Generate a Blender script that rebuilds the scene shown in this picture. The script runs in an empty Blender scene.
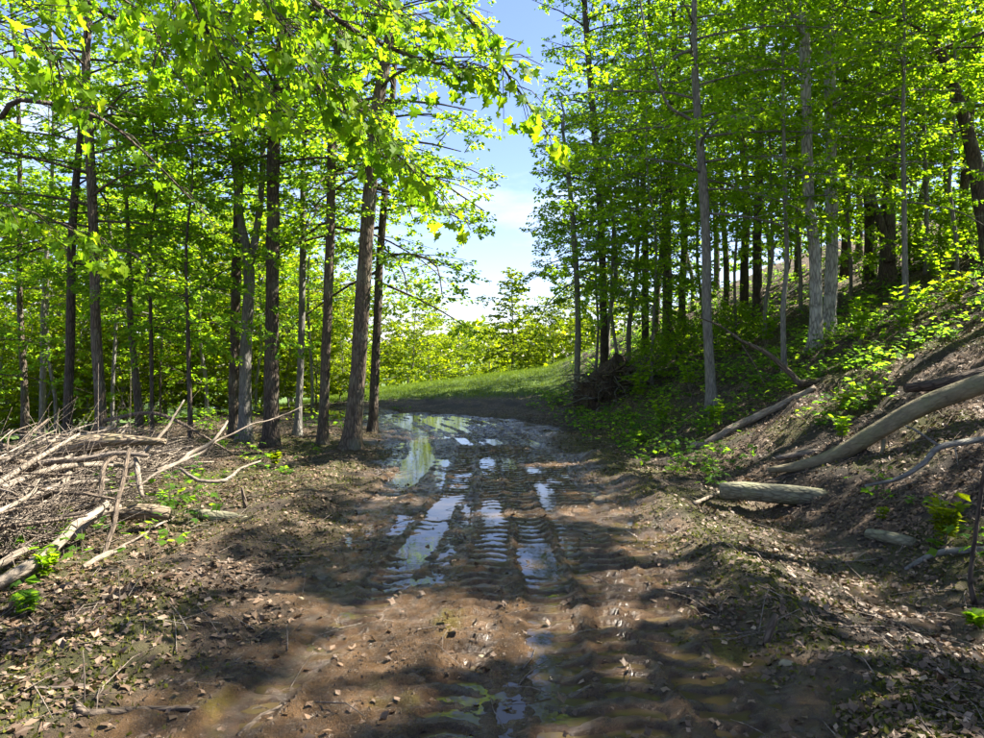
import bpy, math, random
import numpy as np

# ------------------------------------------------------------------ camera, sky, sun, exposure
scene = bpy.context.scene
COL = scene.collection
FPX, CX, CY, HORIZON = 740.0, 492.0, 369.0, 355.0        # focal length and horizon in photograph pixels (984 x 738)
CAM = np.array([0.0, 0.0, 1.55])
PITCH = math.atan((HORIZON - CY) / FPX)
cam_data = bpy.data.cameras.new('camera')
cam_data.sensor_width = 36.0
cam_data.lens = 36.0 * FPX / 984.0
cam_data.clip_start, cam_data.clip_end = 0.05, 2000.0
cam = bpy.data.objects.new('camera', cam_data)
cam.location = CAM
cam.rotation_euler = (math.radians(90) + PITCH, 0, 0)
COL.objects.link(cam)
scene.camera = cam

SUN_AZ, SUN_EL = math.radians(76), math.radians(51)      # azimuth clockwise from the track's direction
SUN_DIR = np.array([math.sin(SUN_AZ) * math.cos(SUN_EL), math.cos(SUN_AZ) * math.cos(SUN_EL), math.sin(SUN_EL)])
world = bpy.data.worlds.new('World')
scene.world = world
world.use_nodes = True
wn, wl = world.node_tree.nodes, world.node_tree.links
wn.clear()
w_out = wn.new('ShaderNodeOutputWorld')
w_bg = wn.new('ShaderNodeBackground')
w_sky = wn.new('ShaderNodeTexSky')
w_sky.sky_type = 'NISHITA'
w_sky.sun_disc = False
w_sky.sun_elevation = SUN_EL
w_sky.sun_rotation = SUN_AZ
w_sky.air_density, w_sky.dust_density, w_sky.ozone_density = 1.0, 0.3, 3.5
w_bg.inputs['Strength'].default_value = 0.051
# thin fair-weather cloud
w_tc = wn.new('ShaderNodeTexCoord')
w_map = wn.new('ShaderNodeMapping'); w_map.inputs['Scale'].default_value = (1.0, 1.0, 3.2)
w_noise = wn.new('ShaderNodeTexNoise'); w_noise.inputs['Scale'].default_value = 2.6
w_noise.inputs['Detail'].default_value = 7.0; w_noise.inputs['Roughness'].default_value = 0.58
w_ramp = wn.new('ShaderNodeValToRGB')
w_ramp.color_ramp.elements[0].position, w_ramp.color_ramp.elements[1].position = 0.50, 0.76
w_mix = wn.new('ShaderNodeMix'); w_mix.data_type = 'RGBA'
w_mix.inputs[7].default_value = (6.0, 6.4, 7.2, 1)
w_mul = wn.new('ShaderNodeMath'); w_mul.operation = 'MULTIPLY'; w_mul.inputs[1].default_value = 0.75
wl.new(w_tc.outputs['Generated'], w_map.inputs['Vector'])
wl.new(w_map.outputs['Vector'], w_noise.inputs['Vector'])
wl.new(w_noise.outputs['Fac'], w_ramp.inputs['Fac'])
wl.new(w_ramp.outputs['Color'], w_mul.inputs[0])
wl.new(w_mul.outputs[0], w_mix.inputs[0])
w_tint = wn.new('ShaderNodeMix'); w_tint.data_type = 'RGBA'; w_tint.blend_type = 'MULTIPLY'; w_tint.inputs[0].default_value = 1.0
w_tint.inputs[7].default_value = (.98, .90, 1.04, 1)
wl.new(w_sky.outputs['Color'], w_tint.inputs[6])
wl.new(w_tint.outputs[2], w_mix.inputs[6])
wl.new(w_mix.outputs[2], w_bg.inputs['Color'])
wl.new(w_bg.outputs['Background'], w_out.inputs['Surface'])

sun_data = bpy.data.lights.new('sun', 'SUN')
sun_data.energy, sun_data.angle, sun_data.color = 5.0, math.radians(0.53), (1.0, 0.93, 0.80)
sun = bpy.data.objects.new('sun', sun_data)
from mathutils import Vector
sun.rotation_euler = Vector(tuple(SUN_DIR)).to_track_quat('Z', 'Y').to_euler()
sun.location = (20, -5, 25)
COL.objects.link(sun)

vs = scene.view_settings
vs.view_transform, vs.look, vs.gamma, vs.use_curve_mapping = 'Standard', 'None', 1.0, False
vs.exposure = 2.5
scene.cycles.max_bounces = 10
scene.cycles.diffuse_bounces = 7
scene.cycles.transmission_bounces = 6
scene.cycles.glossy_bounces = 3
scene.cycles.sample_clamp_indirect = 6.0
scene.cycles.use_denoising = True

# ------------------------------------------------------------------ noise and terrain
def _hash(i, j, seed):
    h = (i.astype(np.int64) * 374761393 + j.astype(np.int64) * 668265263 + seed * 1442695041) & 0xffffffff
    h = ((h ^ (h >> 13)) * 1274126177) & 0xffffffff
    return ((h ^ (h >> 16)) & 0xffffff) / float(0xffffff)
def vnoise(x, y, seed=0):
    x, y = np.asarray(x, float), np.asarray(y, float)
    i, j = np.floor(x), np.floor(y)
    u, v = x - i, y - j
    u, v = u * u * u * (u * (u * 6 - 15) + 10), v * v * v * (v * (v * 6 - 15) + 10)
    a, b = _hash(i, j, seed), _hash(i + 1, j, seed)
    c, d = _hash(i, j + 1, seed), _hash(i + 1, j + 1, seed)
    return (a * (1 - u) + b * u) * (1 - v) + (c * (1 - u) + d * u) * v
def fbm(x, y, seed=0, octaves=4, gain=0.5):
    s, a, t = 0.0, 1.0, 0.0
    for o in range(octaves):
        s = s + a * vnoise(x * 2 ** o + 17.3 * o, y * 2 ** o - 9.1 * o, seed + o)
        t += a
        a *= gain
    return s / t                                            # 0..1
def sstep(a, b, x):
    t = np.clip((x - a) / (b - a), 0, 1)
    return t * t * (3 - 2 * t)
def xc(y):
    return np.interp(y, [0, 3, 5, 8, 13, 15, 17, 19, 21, 23, 26], [-.1, -.05, .1, .05, -.25, -.55, -1.1, -2.3, -4.6, -8.0, -14.0])
def toe(y):
    return np.interp(y, [0, 5, 9, 15, 20, 26, 40], [3.3, 3.1, 2.7, 2.25, 1.95, 1.9, 2.6])
def H(x, y):
    """height of the ground without the wheel ruts"""
    x, y = np.asarray(x, float), np.asarray(y, float)
    s = x - toe(y)
    ramp = 0.515 * np.where(s > 0, np.sqrt(s * s + .25) - .5, 0)
    ramp = 9.0 * np.tanh(ramp / 9.0)
    ramp = ramp * (1 - .65 * sstep(30, 42, y))
    ramp = ramp * sstep(-16, -4, y) + 0
    ramp = ramp * (1 - .9 * sstep(16, 30, x))
    left = -1.3 * sstep(5.5, 19, -x)
    g = sstep(19.0, 31, y) * np.clip(.64 + .125 * x, -.5, 1.0) - 2.2 * sstep(33.5, 60, y)
    on_bank = sstep(0, 2.5, s)
    lump = (fbm(x * .8, y * .8, 3) - .5) * (.10 + .22 * on_bank) + (fbm(x * 3.1, y * 3.1, 5, 3) - .5) * (.07 + .05 * on_bank) + (fbm(x * 8, y * 8, 6, 3) - .5) * .075
    u = x - xc(y)
    off_track = sstep(1.0, 1.9, np.abs(u))
    near = 1 - sstep(12, 18, y)
    berm = .075 * np.exp(-((u - 1.72 + .22 * (vnoise(y * .6, 0 * y, 9) - .5)) / .24) ** 2) * near * (.5 + .9 * vnoise(y * 1.1, 3 + 0 * y, 8))
    ditch = -.11 * np.exp(-((x - 2.75) / .42) ** 2) * (1 - sstep(7, 10, y))
    lberm = .07 * np.exp(-((u + 2.1) / .35) ** 2) * near
    return ramp + left + g + lump * (.12 + .88 * off_track) + berm + ditch + lberm
LANES = [  # y, x of each wheel rut, depth, width, tread height
    ([2, 3.3, 4.9, 8.9, 13, 15, 17, 19, 21], [-1.35, -1.05, -.72, -.38, -.42, -.75, -1.4, -2.7, -5.0], .06, .14, .034),
    ([2, 3.5, 4.7, 7, 10, 13, 15, 17, 19], [-.25, -.16, -.08, .04, .0, -.12, -.4, -1.0, -2.2], .05, .14, .03),
    ([2, 3.5, 4.7, 7, 10, 13, 15, 17, 19], [.30, .34, .36, .34, .30, .12, -.15, -.7, -1.8], .055, .15, .034),
    ([2, 3.0, 4.7, 7, 10, 13, 15, 17, 19], [.50, .62, .72, .64, .58, .42, .15, -.35, -1.4], .05, .13, .032),
    ([2, 2.6, 3.8, 4.7, 6.5, 10, 13, 15, 17, 19], [1.14, 1.08, 1.0, .94, .88, .86, .75, .5, 0, -1.0], .055, .15, .042),
    ([2, 3.2, 4.5, 6, 8], [1.42, 1.36, 1.28, 1.16, 1.02], .04, .13, .038),
    ([8, 10, 12, 15, 18], [-1.2, -1.05, -1.15, -1.5, -2.4], .07, .20, .008),
]
WATER = -.024
def ruts(x, y):
    u = x - xc(y)
    inside = 1 - sstep(1.25, 1.75, np.abs(u))
    low = (fbm(x * 1.3, y * .9, 21, 3) - .5)
    fine = (fbm(x * 7, y * 9, 22, 3) - .5) * .034 + (fbm(x * 24, y * 26, 23, 3) - .5) * .036
    streak = (fbm(x * 8 + .3 * y, y * .7, 24, 3) - .5) * .055 * sstep(4.5, 7, y)
    z = -.016 + low * .055 + fine + streak
    for k, (ly, lx, dep, wid, lug) in enumerate(LANES):
        cx_ = np.interp(y, ly, lx) + .05 * (vnoise(y * 1.2, 0 * y + k, 31) - .5)
        d = x - cx_
        on = sstep(ly[0] - .6, ly[0], y) * (1 - sstep(ly[-1] - 2, ly[-1], y))
        strength = on * (.8 + .2 * sstep(.2, .5, vnoise(y * .45 + 7 * k, 0 * y + 3 * k, 33)))
        m = strength * np.exp(-(d / wid) ** 6)
        per = .165
        ph = (y + .35 * np.abs(d) * (1 if k % 2 else -1) + .04 * (vnoise(x * 6, y * 4, 44) - .5)) / per + k * .37
        bar = sstep(-.05, .3, np.sin(2 * math.pi * ph)) * (.7 + .4 * fbm(x * 6 + k, y * 6, 46, 2))
        keep_bar = .3 + .7 * sstep(.22, .45, fbm(x * 1.1 + k * 5, y * .6, 41, 2)) * (1 - .75 * sstep(12, 19, y))
        wetter = .022 * (vnoise(y * .55 + 3.1 * k, 0 * y + k, 47) - .45)
        floor_ = WATER - .018 - wetter + low * .02 + fine * .3 + (.030 + .25 * lug * (lug > .02)) * bar * keep_bar * (1 if lug > .02 else .3)
        z = z * (1 - m) + floor_ * m
        z = z + strength * .03 * np.exp(-((np.abs(d) - wid * 1.25) / .045) ** 2) * fbm(x * 9, y * 7, 35 + k, 2)
    # standing water lies in these low places
    for (px_, py_, rx, ry, dp) in [(-1.0, 10.4, .42, 1.0, .03), (-1.2, 12.8, .5, 1.3, .015), (-.55, 5.6, .22, .9, .03), (.15, 7.3, .55, 1.2, .012), (.5, 9.2, .6, 1.1, .010), (-.2, 9.4, .4, .9, .010),
                                   (.1, 3.3, .35, .5, .035), (.35, 5.3, .3, .7, .02), (-.9, 16.5, .8, 2.0, .03), (.1, 14, .6, 1.4, .01), (-2.6, 18.8, 1.6, .9, .03), (1.05, 4.2, .25, 1.3, .012), (-.3, 7.0, .5, .8, .02), (.9, 8.4, .3, 1.2, .010), (-.1, 11, .9, .6, .02), (-1.5, 17.0, 1.2, 1.0, .025), (-4, 20.5, 1.6, 1.0, .03), (.3, 6.0, .9, .5, .015), (-.5, 7.9, .5, .6, .02), (.25, 4.0, .25, .5, .02)]:
        z = z - dp * np.exp(-(((x - px_) / rx) ** 2 + ((y - py_) / ry) ** 2))
    # drier low crown of mud between the ruts
    z = z + .022 * np.exp(-(((x + .4) / .4) ** 2 + ((y - 4.0) / .6) ** 2)) + .05 * np.exp(-(((x - .1) / 1.2) ** 2 + ((y - 12.1) / .5) ** 2))
    return z * inside
def HT(x, y):
    return H(x, y) + ruts(np.asarray(x, float), np.asarray(y, float))

def ray(px, py):
    d = np.array([(px - CX) / FPX, 1.0, (CY - py) / FPX])
    c, s = math.cos(PITCH), math.sin(PITCH)
    return np.array([d[0], d[1] * c - d[2] * s, d[1] * s + d[2] * c])
def at(px, py, depth):
    """the point seen at a photograph pixel, depth metres down the track"""
    d = ray(px, py)
    return CAM + d * (depth / d[1])
def ground(px, py, lift=0.0, far=60.0):
    d = ray(px, py)
    t = np.arange(1.6, far, .03)
    p = CAM[None] + d[None] * t[:, None]
    below = p[:, 2] < HT(p[:, 0], p[:, 1])
    k = int(np.argmax(below)) if below.any() else len(t) - 1
    q = p[k].copy()
    q[2] = float(HT(q[0], q[1])) + lift
    return q

# ------------------------------------------------------------------ materials
def new_mat(name):
    m = bpy.data.materials.new(name)
    m.use_nodes = True
    n = m.node_tree.nodes
    n.clear()
    out = n.new('ShaderNodeOutputMaterial')
    return m, n, m.node_tree.links, out
def ramp(n, stops):
    r = n.new('ShaderNodeValToRGB')
    e = r.color_ramp.elements
    while len(e) < len(stops):
        e.new(.5)
    for k, (p, c) in enumerate(stops):
        e[k].position = p
        e[k].color = (*c, 1)
    return r
def leaf_mat(name, stops, tstops, trans=.6, rough=.55, spec=.10):
    m, n, l, out = new_mat(name)
    a = n.new('ShaderNodeAttribute'); a.attribute_name = 'tint'
    r, rt = ramp(n, stops), ramp(n, tstops)
    l.new(a.outputs['Fac'], r.inputs['Fac']); l.new(a.outputs['Fac'], rt.inputs['Fac'])
    p = n.new('ShaderNodeBsdfPrincipled')
    p.inputs['Roughness'].default_value = rough
    p.inputs['Specular IOR Level'].default_value = spec
    t = n.new('ShaderNodeBsdfTranslucent')
    mx = n.new('ShaderNodeMixShader'); mx.inputs[0].default_value = trans
    l.new(r.outputs['Color'], p.inputs['Base Color']); l.new(rt.outputs['Color'], t.inputs['Color'])
    l.new(p.outputs[0], mx.inputs[1]); l.new(t.outputs[0], mx.inputs[2]); l.new(mx.outputs[0], out.inputs['Surface'])
    return m
LEAF = leaf_mat('maple_leaf', [(0, (.048, .105, .008)), (.6, (.095, .18, .010)), (1, (.16, .23, .012))],
                [(0, (.16, .34, .008)), (.6, (.33, .55, .010)), (1, (.48, .64, .012))])
LEAF_COOL = leaf_mat('cool_leaf', [(0, (.035, .09, .018)), (.6, (.065, .145, .02)), (1, (.11, .2, .02))],
                     [(0, (.16, .36, .02)), (.6, (.32, .55, .022)), (1, (.5, .66, .025))])
LEAF_YELLOW = leaf_mat('sunny_leaf', [(0, (.06, .11, .006)), (.6, (.10, .16, .007)), (1, (.15, .20, .008))],
                       [(0, (.20, .31, .004)), (.6, (.31, .41, .005)), (1, (.46, .48, .006))])
LEAF_DARK = leaf_mat('evergreen_leaf', [(0, (.02, .05, .02)), (1, (.05, .1, .03))], [(0, (.04, .1, .02)), (1, (.1, .22, .03))], .35)
DEAD = leaf_mat('dead_leaf', [(0, (.05, .032, .02)), (.35, (.12, .075, .045)), (.7, (.23, .155, .10)), (1, (.36, .28, .20))],
                [(0, (.05, .03, .01)), (1, (.18, .1, .04))], .12, .6, .4)
GRASS = leaf_mat('grass_blade', [(0, (.04, .08, .010)), (.6, (.075, .135, .014)), (1, (.16, .19, .03))], [(0, (.13, .24, .012)), (1, (.3, .38, .03))], .35)
MOSS = leaf_mat('moss_blade', [(0, (.05, .05, .014)), (.5, (.09, .095, .018)), (.8, (.13, .14, .02)), (1, (.17, .14, .06))], [(0, (.06, .08, .01)), (1, (.2, .22, .02))], .25)

def bark_mat(name, dark, light, lichen=(.22, .24, .17), lich=.35, scale=1.0, crack=.6, rough=.9, along=3.6):
    m, n, l, out = new_mat(name)
    tc = n.new('ShaderNodeTexCoord')
    mp = n.new('ShaderNodeMapping'); mp.inputs['Scale'].default_value = (14 * scale, 14 * scale, along * scale)
    l.new(tc.outputs['Object'], mp.inputs['Vector'])
    ns = n.new('ShaderNodeTexNoise'); ns.inputs['Scale'].default_value = 1.0; ns.inputs['Detail'].default_value = 8; ns.inputs['Roughness'].default_value = .65
    l.new(mp.outputs['Vector'], ns.inputs['Vector'])
    vo = n.new('ShaderNodeTexVoronoi'); vo.feature = 'DISTANCE_TO_EDGE'; vo.inputs['Scale'].default_value = 1.7
    l.new(mp.outputs['Vector'], vo.inputs['Vector'])
    cr = n.new('ShaderNodeMapRange'); cr.inputs[1].default_value = 0; cr.inputs[2].default_value = .25
    l.new(vo.outputs['Distance'], cr.inputs[0])
    hm = n.new('ShaderNodeMath'); hm.operation = 'MULTIPLY_ADD'; hm.inputs[1].default_value = crack
    l.new(cr.outputs[0], hm.inputs[0]); l.new(ns.outputs['Fac'], hm.inputs[2])
    r = ramp(n, [(.3, dark), (.95, light)])
    l.new(hm.outputs[0], r.inputs['Fac'])
    n2 = n.new('ShaderNodeTexNoise'); n2.inputs['Scale'].default_value = 3.2; n2.inputs['Detail'].default_value = 5
    l.new(tc.outputs['Object'], n2.inputs['Vector'])
    r2 = ramp(n, [(.5, (0, 0, 0)), (.68, (1, 1, 1))])
    l.new(n2.outputs['Fac'], r2.inputs['Fac'])
    ml = n.new('ShaderNodeMath'); ml.operation = 'MULTIPLY'; ml.inputs[1].default_value = lich
    l.new(r2.outputs['Color'], ml.inputs[0])
    mx = n.new('ShaderNodeMix'); mx.data_type = 'RGBA'; mx.inputs[7].default_value = (*lichen, 1)
    l.new(ml.outputs[0], mx.inputs[0]); l.new(r.outputs['Color'], mx.inputs[6])
    bp = n.new('ShaderNodeBump'); bp.inputs['Strength'].default_value = .8; bp.inputs['Distance'].default_value = .03
    l.new(hm.outputs[0], bp.inputs['Height'])
    p = n.new('ShaderNodeBsdfPrincipled'); p.inputs['Roughness'].default_value = rough; p.inputs['Specular IOR Level'].default_value = .25
    l.new(mx.outputs[2], p.inputs['Base Color']); l.new(bp.outputs[0], p.inputs['Normal']); l.new(p.outputs[0], out.inputs['Surface'])
    return m
BARK = bark_mat('brown_bark', (.026, .02, .015), (.115, .088, .064))
BARK_DARK = bark_mat('dark_bark', (.018, .014, .012), (.085, .065, .05), lich=.2)
BARK_GREY = bark_mat('grey_bark', (.06, .056, .05), (.23, .215, .19), lich=.3, crack=.3)
BARK_PALE = bark_mat('pale_flaking_bark', (.05, .045, .04), (.36, .34, .31), (.42, .41, .38), .6, .8, .55)
BARK_GREEN = bark_mat('smooth_green_grey_bark', (.075, .065, .04), (.24, .205, .125), (.15, .165, .075), .55, 1.0, .12, .75, 7.0)
DEADWOOD = bark_mat('weathered_deadwood', (.06, .047, .037), (.24, .195, .155), (.30, .26, .215), .5, 1.4, .3)
DEADWOOD_DARK = bark_mat('damp_deadwood', (.03, .022, .016), (.15, .115, .085), (.2, .16, .12), .3, 1.4, .4)
DEADWOOD_PALE = bark_mat('stripped_pale_wood', (.08, .064, .049), (.29, .24, .185), (.36, .31, .25), .5, 1.2, .25)
ROTTEN = bark_mat('rotten_fissured_wood', (.025, .02, .014), (.20, .155, .105), (.16, .15, .06), .35, 1.0, .9)
MOSSY = bark_mat('mossy_bark', (.06, .055, .035), (.25, .24, .16), (.18, .2, .08), .65, 1.0, .25, .9, 6.0)

def ground_mat():
    m, n, l, out = new_mat('forest_floor')
    tc = n.new('ShaderNodeTexCoord')
    at_ = n.new('ShaderNodeAttribute'); at_.attribute_name = 'cover'
    sep = n.new('ShaderNodeSeparateColor'); l.new(at_.outputs['Color'], sep.inputs[0])
    def noise(sc, det=6, ro=.6):
        x = n.new('ShaderNodeTexNoise'); x.inputs['Scale'].default_value = sc; x.inputs['Detail'].default_value = det; x.inputs['Roughness'].default_value = ro
        l.new(tc.outputs['Object'], x.inputs['Vector']); return x
    na, nb, nc = noise(5), noise(38, 6, .7), noise(1.4, 4); nd = noise(150, 4, .7)
    vo = n.new('ShaderNodeTexVoronoi'); vo.inputs['Scale'].default_value = 26; vo.inputs['Randomness'].default_value = 1
    l.new(tc.outputs['Object'], vo.inputs['Vector'])
    sepv = n.new('ShaderNodeSeparateColor'); l.new(vo.outputs['Color'], sepv.inputs[0])
    soil = ramp(n, [(.25, (.016, .012, .009)), (.5, (.036, .027, .019)), (.75, (.068, .05, .035))]); l.new(nb.outputs['Fac'], soil.inputs['Fac'])
    litter = ramp(n, [(0, (.032, .021, .013)), (.45, (.075, .05, .032)), (.8, (.14, .096, .064)), (1, (.25, .185, .13))]); l.new(sepv.outputs[0], litter.inputs['Fac'])
    moss = ramp(n, [(.3, (.035, .035, .010)), (.55, (.075, .075, .016)), (.75, (.12, .115, .022))]); l.new(nb.outputs['Fac'], moss.inputs['Fac'])
    grass = ramp(n, [(.3, (.035, .065, .010)), (.7, (.075, .13, .015))]); l.new(nb.outputs['Fac'], grass.inputs['Fac'])
    mud = ramp(n, [(.36, (.022, .014, .008)), (.5, (.090, .055, .029)), (.64, (.23, .14, .072))]); mf = n.new('ShaderNodeMath'); mf.operation = 'MULTIPLY_ADD'; mf.inputs[1].default_value = .5; mh = n.new('ShaderNodeMath'); mh.operation = 'MULTIPLY'; mh.inputs[1].default_value = .5
    l.new(nd.outputs['Fac'], mh.inputs[0]); l.new(na.outputs['Fac'], mf.inputs[0]); l.new(mh.outputs[0], mf.inputs[2]); l.new(mf.outputs[0], mud.inputs['Fac'])
    def mixc(f, a, b):
        x = n.new('ShaderNodeMix'); x.data_type = 'RGBA'; l.new(f, x.inputs[0]); l.new(a, x.inputs[6]); l.new(b, x.inputs[7]); return x.outputs[2]
    c = mixc(sep.outputs[1], soil.outputs['Color'], litter.outputs['Color'])
    c = mixc(sep.outputs[0], c, moss.outputs['Color'])
    c = mixc(at_.outputs['Alpha'], c, grass.outputs['Color'])
    # clay shows ochre here and there in the mud, with yellow-green algae
    oc = ramp(n, [(.52, (0, 0, 0)), (.62, (1, 1, 1))]); l.new(nc.outputs['Fac'], oc.inputs['Fac'])
    och = ramp(n, [(.3, (.10, .055, .022)), (.7, (.26, .15, .066))]); l.new(nb.outputs['Fac'], och.inputs['Fac'])
    mo = n.new('ShaderNodeMath'); mo.operation = 'MULTIPLY'; mo.inputs[1].default_value = .7; l.new(oc.outputs['Color'], mo.inputs[0])
    al = n.new('ShaderNodeTexNoise'); al.inputs['Scale'].default_value = 2.3; al.inputs['Detail'].default_value = 4
    mpa = n.new('ShaderNodeMapping'); mpa.inputs['Location'].default_value = (5.2, 1.7, 0); l.new(tc.outputs['Object'], mpa.inputs['Vector']); l.new(mpa.outputs['Vector'], al.inputs['Vector'])
    alr = ramp(n, [(.60, (0, 0, 0)), (.70, (.75, .75, .75))]); l.new(al.outputs['Fac'], alr.inputs['Fac'])
    alg = n.new('ShaderNodeRGB'); alg.outputs[0].default_value = (.13, .105, .018, 1)
    mud2 = mixc(mo.outputs[0], mud.outputs['Color'], och.outputs['Color'])
    mud2 = mixc(alr.outputs['Color'], mud2, alg.outputs[0])
    c = mixc(sep.outputs[2], c, mud2)
    bp = n.new('ShaderNodeBump'); bp.inputs['Strength'].default_value = 1.0; bp.inputs['Distance'].default_value = .035
    ad = n.new('ShaderNodeMath'); ad.operation = 'ADD'; l.new(nb.outputs['Fac'], ad.inputs[0]); l.new(na.outputs['Fac'], ad.inputs[1])
    ad2 = n.new('ShaderNodeMath'); ad2.operation = 'MULTIPLY_ADD'; ad2.inputs[1].default_value = .9; l.new(nd.outputs['Fac'], ad2.inputs[0]); l.new(ad.outputs[0], ad2.inputs[2])
    l.new(ad2.outputs[0], bp.inputs['Height'])
    wet = n.new('ShaderNodeAttribute'); wet.attribute_name = 'wet'
    bs = n.new('ShaderNodeMapRange'); bs.inputs[3].default_value = 1.0; bs.inputs[4].default_value = .6; l.new(wet.outputs['Fac'], bs.inputs[0]); l.new(bs.outputs[0], bp.inputs['Strength'])
    damp = n.new('ShaderNodeMix'); damp.data_type = 'RGBA'; damp.blend_type = 'MULTIPLY'; damp.inputs[7].default_value = (.5, .47, .43, 1)
    l.new(wet.outputs['Fac'], damp.inputs[0]); l.new(c, damp.inputs[6]); c = damp.outputs[2]
    rr = n.new('ShaderNodeMapRange'); rr.inputs[3].default_value = .95; rr.inputs[4].default_value = .16; l.new(sep.outputs[2], rr.inputs[0])
    rn = n.new('ShaderNodeMath'); rn.operation = 'MULTIPLY_ADD'; rn.inputs[1].default_value = .25; l.new(na.outputs['Fac'], rn.inputs[0]); l.new(rr.outputs[0], rn.inputs[2])
    p = n.new('ShaderNodeBsdfPrincipled')
    l.new(c, p.inputs['Base Color']); wr = n.new('ShaderNodeMix'); wr.data_type = 'FLOAT'; wr.inputs[3].default_value = .15; l.new(wet.outputs['Fac'], wr.inputs[0]); l.new(rn.outputs[0], wr.inputs[2]); l.new(wr.outputs[0], p.inputs['Roughness']); l.new(bp.outputs[0], p.inputs['Normal'])
    p.inputs['Specular IOR Level'].default_value = .45
    l.new(p.outputs[0], out.inputs['Surface'])
    return m
GROUND = ground_mat()
def water_mat():
    m, n, l, out = new_mat('muddy_water')
    tc = n.new('ShaderNodeTexCoord')
    ns = n.new('ShaderNodeTexNoise'); ns.inputs['Scale'].default_value = 9; ns.inputs['Detail'].default_value = 3
    l.new(tc.outputs['Object'], ns.inputs['Vector'])
    bp = n.new('ShaderNodeBump'); bp.inputs['Strength'].default_value = .06; bp.inputs['Distance'].default_value = .02
    l.new(ns.outputs['Fac'], bp.inputs['Height'])
    p = n.new('ShaderNodeBsdfPrincipled')
    p.inputs['Base Color'].default_value = (.06, .043, .022, 1); p.inputs['Roughness'].default_value = .025; p.inputs['IOR'].default_value = 1.34
    l.new(bp.outputs[0], p.inputs['Normal']); l.new(p.outputs[0], out.inputs['Surface'])
    return m
PUDDLE = water_mat()
def stone_mat():
    m, n, l, out = new_mat('tan_stone')
    tc = n.new('ShaderNodeTexCoord')
    ns = n.new('ShaderNodeTexNoise'); ns.inputs['Scale'].default_value = 25; ns.inputs['Detail'].default_value = 6
    l.new(tc.outputs['Object'], ns.inputs['Vector'])
    r = ramp(n, [(.3, (.13, .11, .06)), (.7, (.3, .26, .16))]); l.new(ns.outputs['Fac'], r.inputs['Fac'])
    p = n.new('ShaderNodeBsdfPrincipled'); p.inputs['Roughness'].default_value = .8
    l.new(r.outputs['Color'], p.inputs['Base Color']); l.new(p.outputs[0], out.inputs['Surface'])
    return m
STONE = stone_mat()

# ------------------------------------------------------------------ mesh helpers
class MB:
    """collects triangles, each with a material slot and a tint, and links them as one mesh object"""
    def __init__(self): self.v, self.f, self.m, self.t, self.n = [], [], [], [], 0
    def add(self, v, f, mat=0, tint=None, smooth=True):
        v, f = np.asarray(v, float).reshape(-1, 3), np.asarray(f, np.int64).reshape(-1, 3)
        if len(f) == 0: return
        self.v.append(v); self.f.append(f + self.n); self.n += len(v)
        self.m.append(np.full(len(f), mat)); self.t.append(np.full(len(f), .5) if tint is None else np.asarray(tint, float))
    def mesh(self, name, mats, origin=(0, 0, 0), smooth=True):
        v = np.concatenate(self.v) - np.asarray(origin, float)
        f, m, t = np.concatenate(self.f), np.concatenate(self.m), np.concatenate(self.t)
        me = bpy.data.meshes.new(name)
        me.vertices.add(len(v)); me.vertices.foreach_set('co', v.astype(np.float32).ravel())
        me.loops.add(len(f) * 3); me.loops.foreach_set('vertex_index', f.astype(np.int32).ravel())
        me.polygons.add(len(f)); me.polygons.foreach_set('loop_start', np.arange(0, len(f) * 3, 3, dtype=np.int32))
        me.polygons.foreach_set('material_index', m.astype(np.int32))
        me.polygons.foreach_set('use_smooth', np.full(len(f), smooth))
        for x in mats: me.materials.append(x)
        a = me.attributes.new('tint', 'FLOAT', 'FACE'); a.data.foreach_set('value', t.astype(np.float32))
        me.update()
        return me
    def build(self, name, mats, parent=None, origin=(0, 0, 0), smooth=True):
        me = self.mesh(name, mats if isinstance(mats, (list, tuple)) else [mats], origin, smooth)
        o = bpy.data.objects.new(name, me)
        COL.objects.link(o)
        if parent is not None: o.parent = parent
        else: o.location = origin
        return o
def tag(o, label=None, cat=None, group=None, kind=None):
    if label: o['label'] = label
    if cat: o['category'] = cat
    if group: o['group'] = group
    if kind: o['kind'] = kind
    return o
def empty(name, loc, label=None, cat=None, group=None):
    o = bpy.data.objects.new(name, None)
    o.empty_display_size = .1
    o.location = tuple(loc)
    COL.objects.link(o)
    return tag(o, label, cat, group)
def unit(v):
    v = np.asarray(v, float)
    return v / np.maximum(np.linalg.norm(v, axis=-1, keepdims=True), 1e-9)
def smooth_path(pts, rad, step):
    """Catmull-Rom through the points, resampled about every step metres"""
    p = np.asarray(pts, float); r = np.asarray(rad, float) * np.ones(len(p))
    q = np.vstack([2 * p[0] - p[1], p, 2 * p[-1] - p[-2]])
    o, ro = [], []
    for i in range(len(p) - 1):
        L = np.linalg.norm(p[i + 1] - p[i]); n = max(2, int(L / step))
        for k in range(n):
            t = k / n
            a, b, c, d = q[i], q[i + 1], q[i + 2], q[i + 3]
            o.append(.5 * ((2 * b) + (c - a) * t + (2 * a - 5 * b + 4 * c - d) * t * t + (3 * b - a - 3 * c + d) * t ** 3))
            ro.append(r[i] * (1 - t) + r[i + 1] * t)
    o.append(p[-1]); ro.append(r[-1])
    return np.array(o), np.array(ro)
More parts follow.
